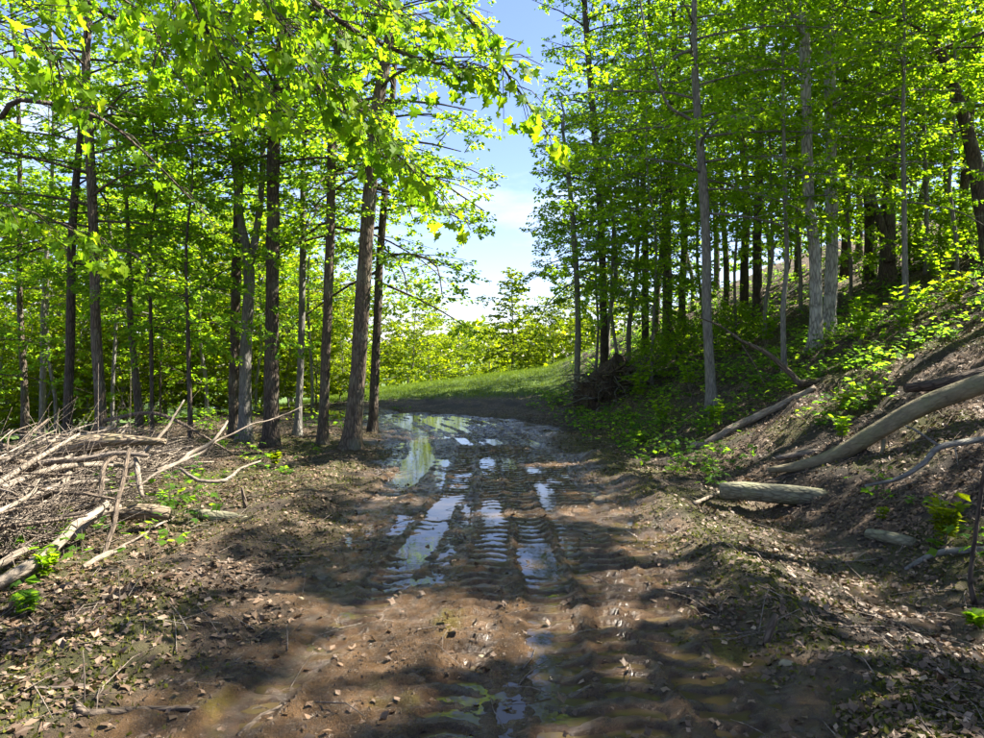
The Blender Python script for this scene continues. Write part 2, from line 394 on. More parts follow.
def tube(mb, pts, rad, sides=8, mat=0, rough=0.0, seed=0, cap=True, tint=None, blunt=.4, lobes=0.0):
    p, r = np.asarray(pts, float), np.asarray(rad, float) * np.ones(len(pts))
    n = len(p)
    tg = unit(np.gradient(p, axis=0))
    ref = np.array([0, 0, 1.0]) if abs(tg[0][2]) < .8 else np.array([1.0, 0, 0])
    u = np.zeros((n, 3)); u[0] = unit(np.cross(ref, tg[0]))
    for i in range(1, n):
        w = u[i - 1] - tg[i] * np.dot(u[i - 1], tg[i]); u[i] = unit(w)
    v = np.cross(tg, u)
    a = np.linspace(0, 2 * math.pi, sides, endpoint=False)
    rr = r[:, None] * np.ones((1, sides))
    if rough:
        s = np.cumsum(np.r_[0, np.linalg.norm(np.diff(p, axis=0), axis=1)])
        rr = rr * (1 + rough * 2 * (vnoise(np.cos(a)[None] * 1.6 + s[:, None] * 2.2 + seed, np.sin(a)[None] * 1.6 + s[:, None] * .7 + 4.4, seed) - .5)
                   + rough * (vnoise(np.cos(a)[None] * 4 + seed, np.sin(a)[None] * 4 + s[:, None] * 1.5, seed + 1) - .5))
    if lobes: rr = rr * (1 + lobes * np.exp(-(p[:, 2] - p[0, 2])[:, None] / .22) * np.cos(4 * a[None] + seed + 1.2 * np.sin(a[None] + seed)))
    vv = p[:, None] + rr[..., None] * (np.cos(a)[None, :, None] * u[:, None] + np.sin(a)[None, :, None] * v[:, None])
    idx = np.arange(n * sides).reshape(n, sides)
    A, B = idx[:-1], np.roll(idx[:-1], -1, 1)
    C, D = np.roll(idx[1:], -1, 1), idx[1:]
    f = np.concatenate([np.stack([A, B, C], -1).reshape(-1, 3), np.stack([A, C, D], -1).reshape(-1, 3)])
    vv = vv.reshape(-1, 3)
    if cap:
        vv = np.vstack([vv, p[0] - tg[0] * r[0] * .08, p[-1] + tg[-1] * r[-1] * blunt])
        k0, k1 = n * sides, n * sides + 1
        f = np.concatenate([f, np.stack([np.full(sides, k0), np.roll(idx[0], -1), idx[0]], -1), np.stack([np.full(sides, k1), idx[-1], np.roll(idx[-1], -1)], -1)])
    mb.add(vv, f, mat, None if tint is None else np.full(len(f), tint))
def many_tubes(mb, P0, P1, P2, r0, r1, mat=0):
    """thin three-sided twigs, bent at the middle point"""
    n = len(P0)
    if n == 0: return
    t = unit(P2 - P0)
    ref = np.where(np.abs(t[:, 2:3]) < .8, np.array([[0, 0, 1.0]]), np.array([[1.0, 0, 0]]))
    u = unit(np.cross(ref, t)); w = np.cross(t, u)
    vs_ = []
    for q, r in ((P0, r0), (P1, (r0 + r1) / 2), (P2, r1)):
        for k in range(3):
            a = 2 * math.pi * k / 3
            vs_.append(q + np.asarray(r).reshape(-1, 1) * (math.cos(a) * u + math.sin(a) * w))
    v = np.stack(vs_, 1).reshape(-1, 3)
    f = []
    for s in (0, 3):
        for k in range(3):
            a, b = s + k, s + (k + 1) % 3
            f += [(a, b, b + 3), (a, b + 3, a + 3)]
    f = (np.array(f)[None] + (np.arange(n) * 9)[:, None, None]).reshape(-1, 3)
    mb.add(v, f, mat)
LOBED_V = np.array([(0, 0, 0), (.40, -.52, -.06), (.60, -.20, .0), (1, 0, -.13), (.60, .20, .0), (.40, .52, -.06)])
LOBED_F = np.array([(0, 5, 4), (0, 4, 3), (0, 3, 2), (0, 2, 1)])
KITE_V = np.array([(0, 0, 0), (.48, -.40, .05), (1, 0, -.10), (.48, .40, .05)])
KITE_F = np.array([(0, 3, 2), (0, 2, 1)])
def leaves(mb, P, D, N, S, tint, mat=0, shape='lobed'):
    V, F = (LOBED_V, LOBED_F) if shape == 'lobed' else (KITE_V, KITE_F)
    if len(P) == 0: return
    D = unit(D); W = unit(np.cross(N, D)); N = np.cross(D, W)
    v = P[:, None] + S[:, None, None] * (V[None, :, 0:1] * D[:, None] + V[None, :, 1:2] * W[:, None] + V[None, :, 2:3] * N[:, None])
    f = (F[None] + (np.arange(len(P)) * len(V))[:, None, None]).reshape(-1, 3)
    mb.add(v.reshape(-1, 3), f, mat, np.repeat(tint, len(F)))

# ------------------------------------------------------------------ the ground, the muddy track, the puddles
def axis(lo, hi, dlo, dhi, step, grow):
    a = list(np.arange(dlo, dhi + 1e-6, step)); s = step
    while a[-1] < hi: s *= grow; a.append(a[-1] + s)
    s = step
    while a[0] > lo: s *= grow; a.insert(0, a[0] - s)
    return np.array(a)
def cover(x, y):
    """which material lies where: moss, leaf litter, mud, grass"""
    u = x - xc(y)
    n1, n2 = fbm(x * .9, y * .9, 61, 4), fbm(x * 1.7, y * 1.7, 63, 4)
    mud = 1 - sstep(1.15, 1.75, np.abs(u) + (n2 - .5) * 1.1)
    mud = np.maximum(mud, (1 - sstep(1.4, 2.4, np.abs(u + .2) + (n2 - .5) * 1.5)) * sstep(10, 14, y) * (1 - sstep(18, 20, y)))
    mud = np.maximum(mud, .12 * sstep(15, 17, y) * (1 - sstep(22.5, 24, y + (n2 - .5) * 3)) * (1 - sstep(2, 3, x)) * sstep(-7, -4, x))
    mud = np.maximum(mud, .5 * np.exp(-((x - 2.75) / .5) ** 4) * (1 - sstep(7, 9.5, y)) * sstep(.3, .5, n1 + .15))
    mud = np.maximum(mud, .5 * np.exp(-(((x + 1.9) / .8) ** 2 + ((y - 6.2) / 1.3) ** 2)))
    berm = np.exp(-((u - 1.75) / .42) ** 2) * (1 - sstep(11, 16, y))
    moss = sstep(.43, .58, n1) * .85 * (1 - mud) * (1 - sstep(16, 22, y))
    moss = np.maximum(moss, .9 * np.exp(-(((x + 2.9) / 1.3) ** 2 + ((y - 8.6) / 2.2) ** 2)) * sstep(.38, .5, n2 + .05))
    moss = np.maximum(moss, berm * sstep(.25, .45, n2) * (1 - mud * .3))
    litter = sstep(.36, .54, n2) * (1 - mud * .9) * (1 - .75 * berm)
    grass = sstep(22.8, 24.6, y + .1 * np.minimum(x, 2) + (n2 - .5) * 2) * (1 - sstep(1.6, 3.2, x - .02 * y)) * (1 - mud)
    grass = np.maximum(grass, sstep(30, 34, y))
    return moss, litter, mud, grass
def grid_mesh(name, X, Y, Z, mat, drop=None):
    nx, ny = X.shape
    idx = np.arange(nx * ny).reshape(nx, ny)
    q = np.stack([idx[:-1, :-1], idx[1:, :-1], idx[1:, 1:], idx[:-1, 1:]], -1).reshape(-1, 4)
    if drop is not None: q = q[~drop.reshape(-1)]
    me = bpy.data.meshes.new(name)
    v = np.stack([X, Y, Z], -1).reshape(-1, 3)
    used = np.unique(q); remap = np.full(len(v), -1); remap[used] = np.arange(len(used)); q = remap[q]; v = v[used]
    me.vertices.add(len(v)); me.vertices.foreach_set('co', v.astype(np.float32).ravel())
    me.loops.add(q.size); me.loops.foreach_set('vertex_index', q.astype(np.int32).ravel())
    me.polygons.add(len(q)); me.polygons.foreach_set('loop_start', np.arange(0, q.size, 4, dtype=np.int32))
    me.polygons.foreach_set('use_smooth', np.full(len(q), True))
    me.materials.append(mat)
    mo, li, mu, gr = cover(v[:, 0], v[:, 1])
    a = me.attributes.new('cover', 'FLOAT_COLOR', 'POINT')
    a.data.foreach_set('color', np.stack([mo, li, mu, gr], -1).astype(np.float32).ravel())
    wt = me.attributes.new('wet', 'FLOAT', 'POINT')
    wt.data.foreach_set('value', ((1 - sstep(.004, .05, v[:, 2] - WATER)) * (mu > .4)).astype(np.float32))
    me.update()
    o = bpy.data.objects.new(name, me); COL.objects.link(o)
    o['kind'] = 'structure'
    return o
gx = axis(-420, 420, -7.5, 9.0, .065, 1.06)
gy = axis(-60, 600, 1.4, 15.0, .065, 1.045)
X, Y = np.meshgrid(gx, gy, indexing='ij')
uu = np.abs(X - xc(Y))
sunk = (1 - sstep(1.35, 1.75, uu)) * (Y > 1.2) * (Y < 22.5)
Z = H(X, Y) - .16 * sunk
ground_obj = grid_mesh('ground', X, Y, Z, GROUND)
tag(ground_obj, 'shaded forest floor of leaf litter, moss and soil rising to a bank on the right')
ty = [1.3]
while ty[-1] < 23.0: ty.append(ty[-1] + max(.013, .0034 * ty[-1]))
ty = np.array(ty); tu = np.linspace(-1.95, 1.95, 290)
TU, TY = np.meshgrid(tu, ty, indexing='ij'); TX = TU + xc(TY)
TZ = HT(TX, TY) + .012 - .2 * sstep(1.72, 1.95, np.abs(TU)) - .2 * sstep(22, 23, TY)
track_obj = grid_mesh('muddy_track', TX, TY, TZ, GROUND)
tag(track_obj, 'wet rutted dirt track with tyre tread marks running up the middle')
# each puddle is a sheet of water lying in the ruts
for k, (y0, y1, x0, x1, lab) in enumerate([
        (2.4, 5.0, -1.3, .62, 'puddle glinting in the ruts nearest the camera'), (2.4, 5.0, .62, 1.6, 'shallow brown puddle in the right-hand tread marks'),
        (5.0, 8.2, -1.3, -.2, 'narrow puddle in the left wheel rut'), (5.0, 8.2, -.2, 1.6, 'broken puddle in the middle of the track'),
        (8.2, 11.9, -1.6, -.5, 'bright sky-reflecting puddle left of the wheel ruts'), (8.2, 11.9, -.5, 1.5, 'long striped puddle across the ruts before the bend'),
        (11.9, 22.5, -2.1, 1.3, 'glistening water at the bend of the track')]):
    px_ = np.arange(x0, x1 + 1e-6, .03); py_ = np.arange(y0, y1 + 1e-6, .05)
    PX, PY = np.meshgrid(px_, py_, indexing='ij')
    if k == 6: PX = PX + xc(PY)
    t = HT(PX, PY) + .012
    wet = t < WATER + .02
    w2 = wet[:-1, :-1] | wet[1:, :-1] | wet[1:, 1:] | wet[:-1, 1:]
    if w2.any():
        w3 = w2.copy(); w3[1:] |= w2[:-1]; w3[:-1] |= w2[1:]
        po = grid_mesh('puddle', PX, PY, np.full_like(PX, WATER), PUDDLE, drop=~w3)
        tag(po, lab)

# ------------------------------------------------------------------ trees
rng0 = np.random.default_rng(7)
UP = np.array([0, 0, 1.0])
def grow_crown(rng, prims, sec_sp=.26, ratio=.5, twig_sp=.17, nleaf=(4, 7), size=(.06, .10), droop=.12, keep=None, shape='lobed', wood=1, flat=.42, bias=0.0):
    """prims: list of (points, radius at the start). Returns an MB with twigs (slot 1) and leaves (slot 0)"""
    mb = MB(); SP, SD, SL, SR = [], [], [], []
    for pts, r0 in prims:
        seg = np.linalg.norm(np.diff(pts, axis=0), axis=1); cum = np.r_[0, np.cumsum(seg)]; L = cum[-1]
        s = np.arange(.22 * L if L > 1 else .1, L, sec_sp); s = s + rng.uniform(-.3, .3, len(s)) * sec_sp
        s = np.append(np.clip(s, .05, L * .995), [L * .98, L])
        p = np.stack([np.interp(s, cum, pts[:, k]) for k in range(3)], -1)
        tg = unit(np.stack([np.interp(s + .1, cum, pts[:, k]) - np.interp(s - .1, cum, pts[:, k]) for k in range(3)], -1))
        sd = unit(np.cross(tg, UP)) * np.where(np.arange(len(s)) % 2, 1, -1)[:, None]
        d = unit(tg * rng.uniform(.35, .8, (len(s), 1)) + sd * .8 + UP * rng.uniform(-.15, .35, (len(s), 1)))
        d[-1] = tg[-1]
        SP.append(p); SD.append(d); SL.append((ratio * (L - s) * .75 + .28) * rng.uniform(.65, 1.2, len(s))); SR.append(np.maximum(.003, r0 * .35 * (1 - s / L) + .003))
    SP, SD, SL, SR = np.concatenate(SP), np.concatenate(SD), np.concatenate(SL), np.concatenate(SR)
    if keep is not None:
        k = keep(SP + SD * SL[:, None]) & keep(SP)
        SP, SD, SL, SR = SP[k], SD[k], SL[k], SR[k]
    def pos(i, t): return SP[i] + SD[i] * (SL[i] * t)[:, None] - UP * (droop * SL[i] * t * t)[:, None]
    al = np.arange(len(SP))
    if wood: many_tubes(mb, SP, pos(al, np.full(len(al), .5)), pos(al, np.ones(len(al))), SR, SR * .4, 1)
    nt = np.maximum(1, np.ceil(SL / twig_sp)).astype(int)
    i = np.repeat(al, nt); n = len(i)
    t = rng.uniform(.12, 1.05, n)
    P = pos(i, t)
    sd = unit(np.cross(SD[i], UP)) * rng.choice([-1, 1], (n, 1))
    TD = unit(SD[i] * rng.uniform(.4, 1, (n, 1)) + sd * rng.uniform(.3, 1, (n, 1)) + UP * rng.normal(0, .22, (n, 1)))
    TL = rng.uniform(.12, .34, n)
    if wood > 1: many_tubes(mb, P, P + TD * (TL * .5)[:, None] + UP * .01, P + TD * TL[:, None], np.full(n, .0028), np.full(n, .0016), 1)
    nl = rng.integers(nleaf[0], nleaf[1] + 1, n)
    j = np.repeat(np.arange(n), nl); m = len(j)
    LP = P[j] + TD[j] * (TL[j] * rng.uniform(.1, 1.1, m))[:, None] + rng.normal(0, .025, (m, 3))
    LD = unit(TD[j] * .7 + unit(np.cross(TD[j], UP)) * rng.normal(0, .8, (m, 1)) - UP * rng.uniform(0, .6, (m, 1)))
    LN = unit(UP + rng.normal(0, flat, (m, 3)))
    if keep is not None:
        k = keep(LP); LP, LD, LN = LP[k], LD[k], LN[k]; m = len(LP); j = j[k]
    S = rng.uniform(size[0], size[1], m)
    tw = rng.uniform(-.18, .18, n)[j]                        # leaves of one twig share their tone
    tint = np.clip(rng.beta(2.2, 2.2, m) * .8 + .18 + tw + bias, 0, 1)
    leaves(mb, LP, LD, LN, S, tint, 0, shape)
    return mb
def primaries(rng, path, rad, z0, z1, n, length, elev=(.15, .75), reach=None, curve=.35):
    """limbs leaving a trunk path between heights z0 and z1"""
    cum = path[:, 2]
    out = []
    for k in range(n):
        f = (k + rng.uniform(.1, .9)) / n
        z = z0 + (z1 - z0) * f
        p = np.array([np.interp(z, cum, path[:, a]) for a in range(2)] + [z])
        r = float(np.interp(z, cum, rad))
        az = k * 2.39996 + rng.uniform(-.5, .5)
        L = length(f) * rng.uniform(.7, 1.2) * (reach(az) if reach else 1)
        if L < .25: continue
        el = elev[0] + (elev[1] - elev[0]) * f + rng.uniform(-.15, .2)
        m = 8
        t = np.linspace(0, 1, m)
        dx = np.cos(el - curve * t * 1.6) ; dz = np.sin(el - curve * t * 1.6)
        step = L / (m - 1)
        wob = np.cumsum(rng.normal(0, .15, m)); el = el + .18
        hx = np.cumsum(np.r_[0, (dx * np.cos(az + wob))[:-1]]) * step; hy = np.cumsum(np.r_[0, (dx * np.sin(az + wob))[:-1]]) * step; hz = np.cumsum(np.r_[0, dz[:-1]]) * step
        out.append((p + np.stack([hx, hy, hz], -1), min(r * .45, .006 + .007 * L)))
    return out
def trunk_path(px_pts, widths, depth, top_z, lean_y=0.0):
    """trunk through photograph pixels (bottom first) standing depth metres away, carried on straight to top_z"""
    p = np.array([at(a, b, depth) for a, b in px_pts])
    r = np.asarray(widths, float) / 2 * depth / FPX * .92
    zb = float(H(p[0][0], p[0][1]))
    base = p[0].copy()
    if p[0][2] > zb:
        d = (p[0] - p[1]); d = d / abs(d[2]) * (p[0][2] - zb + .05) * .6; base = np.array([p[0][0] + np.clip(d[0], -.25, .25), p[0][1], zb - .05])
        p = np.vstack([base, p]); r = np.r_[r[0] * 1.05, r]
    else:
        p[0][2] = zb - .05
    if p[-1][2] < top_z:
        d = p[-1] - p[-2]; d = d / d[2]; d[:2] = np.clip(d[:2], -.12, .12)
        h = top_z - p[-1][2]
        r_end = r[-1]
        p = np.vstack([p, p[-1] + d * h * .5 + [.1, .1, 0], p[-1] + d * h])
        r = np.r_[r, r_end * .68, max(.015, r_end * .2)]
    p[:, 1] += lean_y * (p[:, 2] - p[0][2])
    return p, r
def flare(path, rad, amount=.38):
    h = path[:, 2] - path[0, 2]
    return rad * (1 + amount * np.exp(-h / .22))
def tree(name, label, px_pts, widths, depth, top_z, z0, n, length, bark=BARK, leaf=LEAF, seed=1, elev=(.15, .8), reach=None, keep=None, sides=12, group=None, size=(.05, .092),
         shape='kite', wood=1, flat=.42, sec_sp=.26, nleaf=(4, 7), rough=.09, extra=(), z1=None, bias=0.0, lean_y=0.0):
    rng = np.random.default_rng(seed)
    top_z = min(top_z, max(5.5, 1.55 + .66 * depth))
    n = int(n * 1.25); sec_sp = sec_sp * .78; nleaf = (nleaf[0] * 2 + 1, nleaf[1] * 2 + 3)
    p, r = trunk_path(px_pts, widths, depth, top_z, lean_y)
    path, rad = smooth_path(p, r, .22)
    origin = path[0] + [0, 0, .05]
    root = empty(name, origin, label, 'tree', group)
    mb = MB()
    tube(mb, path, flare(path, rad, .55), sides, 0, rough, seed, lobes=.22)
    zz1 = z1 if z1 else path[-1, 2] * .985
    prims = primaries(rng, path, rad, z0, zz1, n, length, elev, reach)
    for pts, r0 in prims:
        if keep is not None:
            k = keep(pts); cut = len(pts) if k.all() else int(np.argmin(k))
            if cut < 3: continue
            pts = pts[:cut]
        tube(mb, pts, np.linspace(r0, r0 * .25, len(pts)), 5, 0, 0, seed)
    mb.build('trunk', bark, root, origin)
    for ex in extra:                                          # stems and limbs seen one by one in the photograph
        m2 = MB(); ep, er = smooth_path(ex[1], ex[2], .15); tube(m2, ep, er, 8, 0, .07, seed + 3); m2.build(ex[0], bark, root, origin)
        if len(ex) > 3: prims += [(ep[len(ep) // 4:], er[0] * .8)]
    if prims:
        cr = grow_crown(rng, prims, sec_sp=sec_sp, keep=keep, size=size, shape=shape, wood=wood, flat=flat, nleaf=nleaf, bias=bias)
        c = cr.build('crown', [leaf, bark], root, origin, smooth=False)
        c['kind'] = 'stuff'
    return root

def lane_open(P):
    """the strip of open air that the track keeps between the two woods"""
    x, y, z = P[:, 0], P[:, 1], P[:, 2]
    w = (fbm(y * .35 + z * .45, z * .5, 71, 3) - .5) * 1.0
    lo = .012 * y + w * (.4 + .05 * y) * .8 - .02 * (z - 1.5)
    hi = .062 * y + w * (.2 + .05 * y)
    return ~((x > lo) & (x < hi))
def dapple(patches, frac, seed):
    """canopy gaps: leaves cut away so that sun falls in patches on the ground"""
    def k(P):
        t = P[:, 2] / SUN_DIR[2]
        gx_, gy_ = P[:, 0] - SUN_DIR[0] * t, P[:, 1] - SUN_DIR[1] * t
        gap = fbm(gx_ * .9, gy_ * 1.5, seed, 3) > frac + .12 * np.exp(-((gx_ + .4) / 2.3) ** 4) * sstep(4.6, 5.2, gy_)
        for (a, b, ra, rb) in patches:
            gap |= (((gx_ - a) / ra) ** 2 + ((gy_ - b) / rb) ** 2) < 1 + .8 * (vnoise(gx_ * 3, gy_ * 3, seed + 5) - .5)
        return ~gap
    return k
SUNPATCH = [(.2, 4.4, 1.1, .2), (-.5, 3.8, .6, .25), (-.8, 3.15, .45, .22), (.35, 3.05, .35, .1), (-3.7, 5.7, 1.4, 1.0), (-4.2, 7.4, 1.9, 1.3), (-3.6, 9.0, 1.6, .8), (-2.4, 9.7, 1.2, .35), (-1.9, 4.9, .5, .2), (-2.3, 3.85, .7, .2), (-1.1, 4.3, .35, .12),
            (2.45, 4.7, .55, .18), (-1.6, 8.1, .7, .15), (.55, 7.2, .6, .12), (1.3, 6.8, .4, .12), (4.3, 7.9, .7, .3), (5.2, 8.4, .8, .35), (1.7, 8.9, .5, .2), (.9, 10.5, .6, .15), (3.1, 3.6, .25, .2), (1.15, 4.95, .25, .12), (-1.5, 6.6, .5, .12), (3.2, 9.4, .5, .3), (1.6, 3.1, .2, .1)]
sunny = dapple(SUNPATCH, .61, 81)
both = lambda P: lane_open(P) & sunny(P)

# --- left wood
tree('maple_tree', 'thick leaning brown tree at the left edge of the track, nearest to the bend', [(352, 441), (357, 380), (363, 290), (370, 190), (376, 120)], [19, 17, 16, 15, 14], 11.8, 14, 4.2, 26,
     lambda f: 3.9 - 1.4 * f, BARK, LEAF, 11, (-.15, .6), keep=lane_open, sides=16, nleaf=(3, 5), sec_sp=.32)
tree('maple_tree', 'slim dark tree just behind the thick leaning tree beside the track', [(373, 419), (377, 330), (381, 240)], [9.5, 9, 8], 14.5, 12, 2.9, 26,
     lambda f: 4.2 - 1.8 * f, BARK_DARK, LEAF_COOL, 12, (-.2, .4), keep=lane_open, nleaf=(3, 4), sec_sp=.32)
tree('maple_tree', 'slender straight tree left of the thick leaning tree', [(323, 425), (327, 330), (331, 200), (333, 100)], [11, 10, 10, 9], 12.8, 13, 3.6, 24, lambda f: 2.6 - .8 * f, BARK, LEAF, 13, (.0, .6), keep=lane_open, nleaf=(3, 5), sec_sp=.32)
tree('maple_tree', 'stout dark rough-barked tree standing behind the brush pile', [(271, 416), (272, 330), (273, 230), (274, 140)], [16, 14, 14, 13], 12.5, 13, 4.6, 22, lambda f: 2.6 - .8 * f, BARK_DARK, LEAF, 14, (.0, .7), keep=lane_open, nleaf=(4, 6), sec_sp=.3, sides=14)
fork = at(249, 268, 13.2)
tree('forked_tree', 'smooth grey tree that forks in a Y behind the brush pile', [(245, 405), (246, 340), (249, 268), (240, 215), (233, 130)], [13, 12, 12, 8, 7], 13.2, 12, 4.0, 20, lambda f: 2.3 - .7 * f, BARK_GREY, LEAF, 15, (.1, .6), keep=lane_open,
     extra=[('limb', [fork, at(256, 235, 13.2), at(262, 180, 13.3), at(263, 90, 13.5)], [.085, .07, .055, .04])], nleaf=(4, 6), sec_sp=.3)
tree('maple_tree', 'brown-footed tree close left of the forked grey tree', [(234, 402), (235, 330), (237, 250), (240, 160)], [11, 11, 10, 9], 13.8, 12, 4.4, 20, lambda f: 2.3 - .7 * f, BARK, LEAF_COOL, 16, (.0, .6), nleaf=(4, 6), sec_sp=.3)
tree('maple_tree', 'slightly crooked slim tree behind the rotten log', [(101, 436), (100, 390), (96, 330), (94, 250), (90, 150), (86, 60)], [12, 11, 10.5, 10, 9.5, 9], 11.5, 13, 3.0, 26, lambda f: 2.7 - .8 * f, BARK, LEAF, 17, (.0, .6), nleaf=(4, 6), sec_sp=.28)
tree('maple_tree', 'thin dark tree left of the crooked slim tree', [(67, 445), (69, 380), (71, 310), (73, 220)], [10, 9, 9, 8], 12.5, 11, 3.0, 22, lambda f: 2.3 - .8 * f, BARK_DARK, LEAF_COOL, 18, (.0, .6), nleaf=(4, 6), sec_sp=.3)
tree('sapling', 'short leaning sapling between the crooked tree and the forked tree', [(138, 402), (134, 360), (130, 320)], [8, 7, 6], 13.5, 6.5, 2.2, 16, lambda f: 1.6 - .9 * f, BARK, LEAF_COOL, 19, (.0, .5), size=(.06, .09))
tree('maple_tree', 'thin pale tree between the dark rough tree and the leaning tree', [(298, 425), (301, 350), (303, 250), (304, 150)], [8, 7, 7, 6], 14.5, 11, 3.6, 18, lambda f: 2.2 - .7 * f, BARK_GREY, LEAF, 20, (.0, .6), keep=lane_open, nleaf=(4, 6), sec_sp=.3)
tree('maple_tree', 'sunlit thin trunk second from the left edge', [(41, 455), (42, 420), (43, 380), (44, 300)], [7, 6, 6, 5], 16.0, 10, 3.2, 18, lambda f: 2.2 - .7 * f, BARK_GREY, LEAF, 21, (.0, .6), nleaf=(4, 6), sec_sp=.3)
tree('maple_tree', 'thin trunk nearest the left edge of the picture', [(25, 460), (25, 420), (24, 380), (20, 300)], [8, 8, 7, 6], 15.0, 11, 3.0, 20, lambda f: 2.4 - .7 * f, BARK, LEAF, 22, (.0, .6), nleaf=(4, 6), sec_sp=.3)
tree('sapling', 'very thin upright sapling right of the short leaning sapling', [(152, 405), (151, 330), (150, 250)], [4, 4, 3], 12.5, 6, 1.9, 16, lambda f: 1.5 - .8 * f, BARK_DARK, LEAF_COOL, 23, (.0, .5))
tree('sapling', 'leafy sapling in front of the wood between forked tree and brush pile', [(190, 408), (188, 330), (186, 250)], [5, 4, 3], 12.0, 6, 2.0, 18, lambda f: 1.7 - .8 * f, BARK_DARK, LEAF_COOL, 24, (.0, .5))
# --- right bank
tree('maple_tree', 'slim lone tree at the foot of the bank beside the root pile', [(577, 378), (578, 320), (575, 250), (569, 180), (563, 130)], [7, 6.5, 6, 5, 3], 20.0, 8.5, 3.3, 28, lambda f: 3.3 - 1.2 * f, BARK_GREY, LEAF_COOL, 31, (-.2, .4), keep=lane_open, nleaf=(3, 5), sec_sp=.34)
tree('maple_tree', 'light grey slim tree rising from the foot of the bank', [(711, 386), (707, 320), (706, 250), (703, 180), (696, 90), (694, 20)], [11, 10, 10, 10, 8, 6], 13.0, 12, 4.0, 30, lambda f: 3.0 - 1.0 * f, BARK_GREY, LEAF, 32, (-.05, .5), keep=both, nleaf=(4, 6), sec_sp=.3,
     extra=[('limb', [at(702, 130, 13), at(688, 118, 12.8), at(668, 105, 12.6), at(655, 70, 12.5), at(645, 30, 12.4), at(637, -20, 12.3)], [.035, .03, .025, .02, .016, .012], 1),
            ('limb', [at(696, 48, 13), at(678, 55, 12.9), at(660, 68, 12.9), at(630, 70, 12.7)], [.03, .025, .02, .012], 1)])
tree('flaking_tree', 'pale flaking-barked twin trunk on the bank, left and nearer stem', [(815, 366), (816, 300), (814, 250), (808, 190), (806, 100), (804, 0)], [13, 13, 12, 11, 11, 10], 13.5, 15, 6.0, 20, lambda f: 2.8 - .8 * f, BARK_PALE, LEAF, 33, (.1, .6), keep=sunny, sides=16, rough=.13, nleaf=(4, 6))
tree('flaking_tree', 'pale flaking-barked twin trunk on the bank, right and farther stem', [(829, 335), (831, 280), (832, 220), (830, 100), (829, 0)], [13, 12.5, 12, 12, 11], 14.6, 15, 6.0, 20, lambda f: 2.8 - .8 * f, BARK_PALE, LEAF, 34, (.1, .6), keep=sunny, sides=16, rough=.13, nleaf=(4, 6))
tree('sapling', 'thin crooked pale sapling left of the twin flaking trunks', [(784, 362), (783, 310), (787, 260), (785, 200), (783, 60)], [6, 5.5, 5, 4.5, 3], 13.0, 8.5, 4.2, 18, lambda f: 1.9 - .8 * f, BARK_GREY, LEAF, 35, (.0, .5), keep=sunny, nleaf=(4, 6))
tree('maple_tree', 'thick dark twin-stemmed tree on the ridge right of the flaking trunks', [(887, 293), (888, 240), (890, 180), (896, 90), (898, 30)], [18, 15, 13, 9, 7], 16.5, 14, 6.4, 24, lambda f: 3.0 - .9 * f, BARK_DARK, LEAF, 36, (.0, .6), keep=sunny, sides=14, nleaf=(4, 6),
     extra=[('limb', [at(890, 262, 16.3), at(881, 225, 16.4), at(872, 195, 16.4), at(866, 150, 16.4)], [.12, .09, .07, .05])])
tree('maple_tree', 'bent dark tree leaning in from the right edge of the picture', [(990, 255), (981, 200), (972, 150), (955, 90), (940, 50), (925, -5)], [17, 16, 14, 11, 10, 9], 13.5, 12, 5.4, 20, lambda f: 2.8 - .8 * f, BARK_DARK, LEAF, 37, (.0, .6), keep=sunny, sides=14, nleaf=(4, 6))
tree('maple_tree', 'straight near-black trunk between the light slim tree and twin trunks', [(758, 322), (757, 250), (759, 180), (760, 115)], [11, 9, 9, 8], 19.5, 14, 5.0, 24, lambda f: 2.8 - .9 * f, BARK_DARK, LEAF, 38, (.0, .6), nleaf=(3, 5), sec_sp=.32)
tree('maple_tree', 'full-crowned tall tree behind the slim lone tree at the sky gap', [(604, 345), (603, 290), (600, 200), (592, 100), (585, 10)], [9, 8, 8, 7, 6], 23.0, 15, 4.5, 44, lambda f: 4.0 - 1.2 * f, BARK_DARK, LEAF_COOL, 40, (-.05, .5), keep=lane_open, nleaf=(4, 6), sec_sp=.3, size=(.06, .105))
# understory boughs spreading in front of the twin trunks
tree('maple_tree', 'young maple with layered bright leaves spreading right of the twin trunks', [(905, 268), (904, 200), (903, 120)], [6, 5, 4], 12.2, 8.2, 4.0, 24, lambda f: 2.9 - 1.2 * f, BARK_GREY, LEAF, 39, (-.1, .35), keep=sunny, nleaf=(4, 6), bias=.08)

# --- slender trunks of the back rows on the ridge: a few kinds, copied
def proto_tree(seed, bark, leaf, height, z0, n, L, r0, nleaf=(9, 14), size=(.06, .11), shape='kite', curve=1.0, elev=(.0, .7), sec_sp=.30, name='slender_tree', bias=0.0, flat=.42):
    rng = np.random.default_rng(seed); n = int(n * 1.1)
    zz = np.linspace(-.25, height, 9)
    wob = np.cumsum(rng.normal(0, .07 * curve, (9, 2)), 0)
    p = np.stack([wob[:, 0], wob[:, 1], zz], -1); p[0, :2] = p[1, :2] = 0
    r = r0 * np.linspace(1, .12, 9) ** .8
    path, rad = smooth_path(p, r, .5)
    root = empty(name, (0, 0, 0))
    mb = MB(); tube(mb, path, flare(path, rad, .4), 8, 0, .08, seed)
    prims = primaries(rng, path, rad, z0, height * .98, n, L, elev)
    for pts, q in prims: tube(mb, pts, np.linspace(q, q * .25, len(pts)), 4)
    mb.build('trunk', bark, root)
    c = grow_crown(rng, prims, sec_sp=sec_sp, size=size, shape=shape, nleaf=nleaf, bias=bias, flat=flat).build('crown', [leaf, bark], root, smooth=False)
    c['kind'] = 'stuff'
    return root
def children(o): return [c for c in bpy.data.objects if c.parent == o]
KIDS = {}
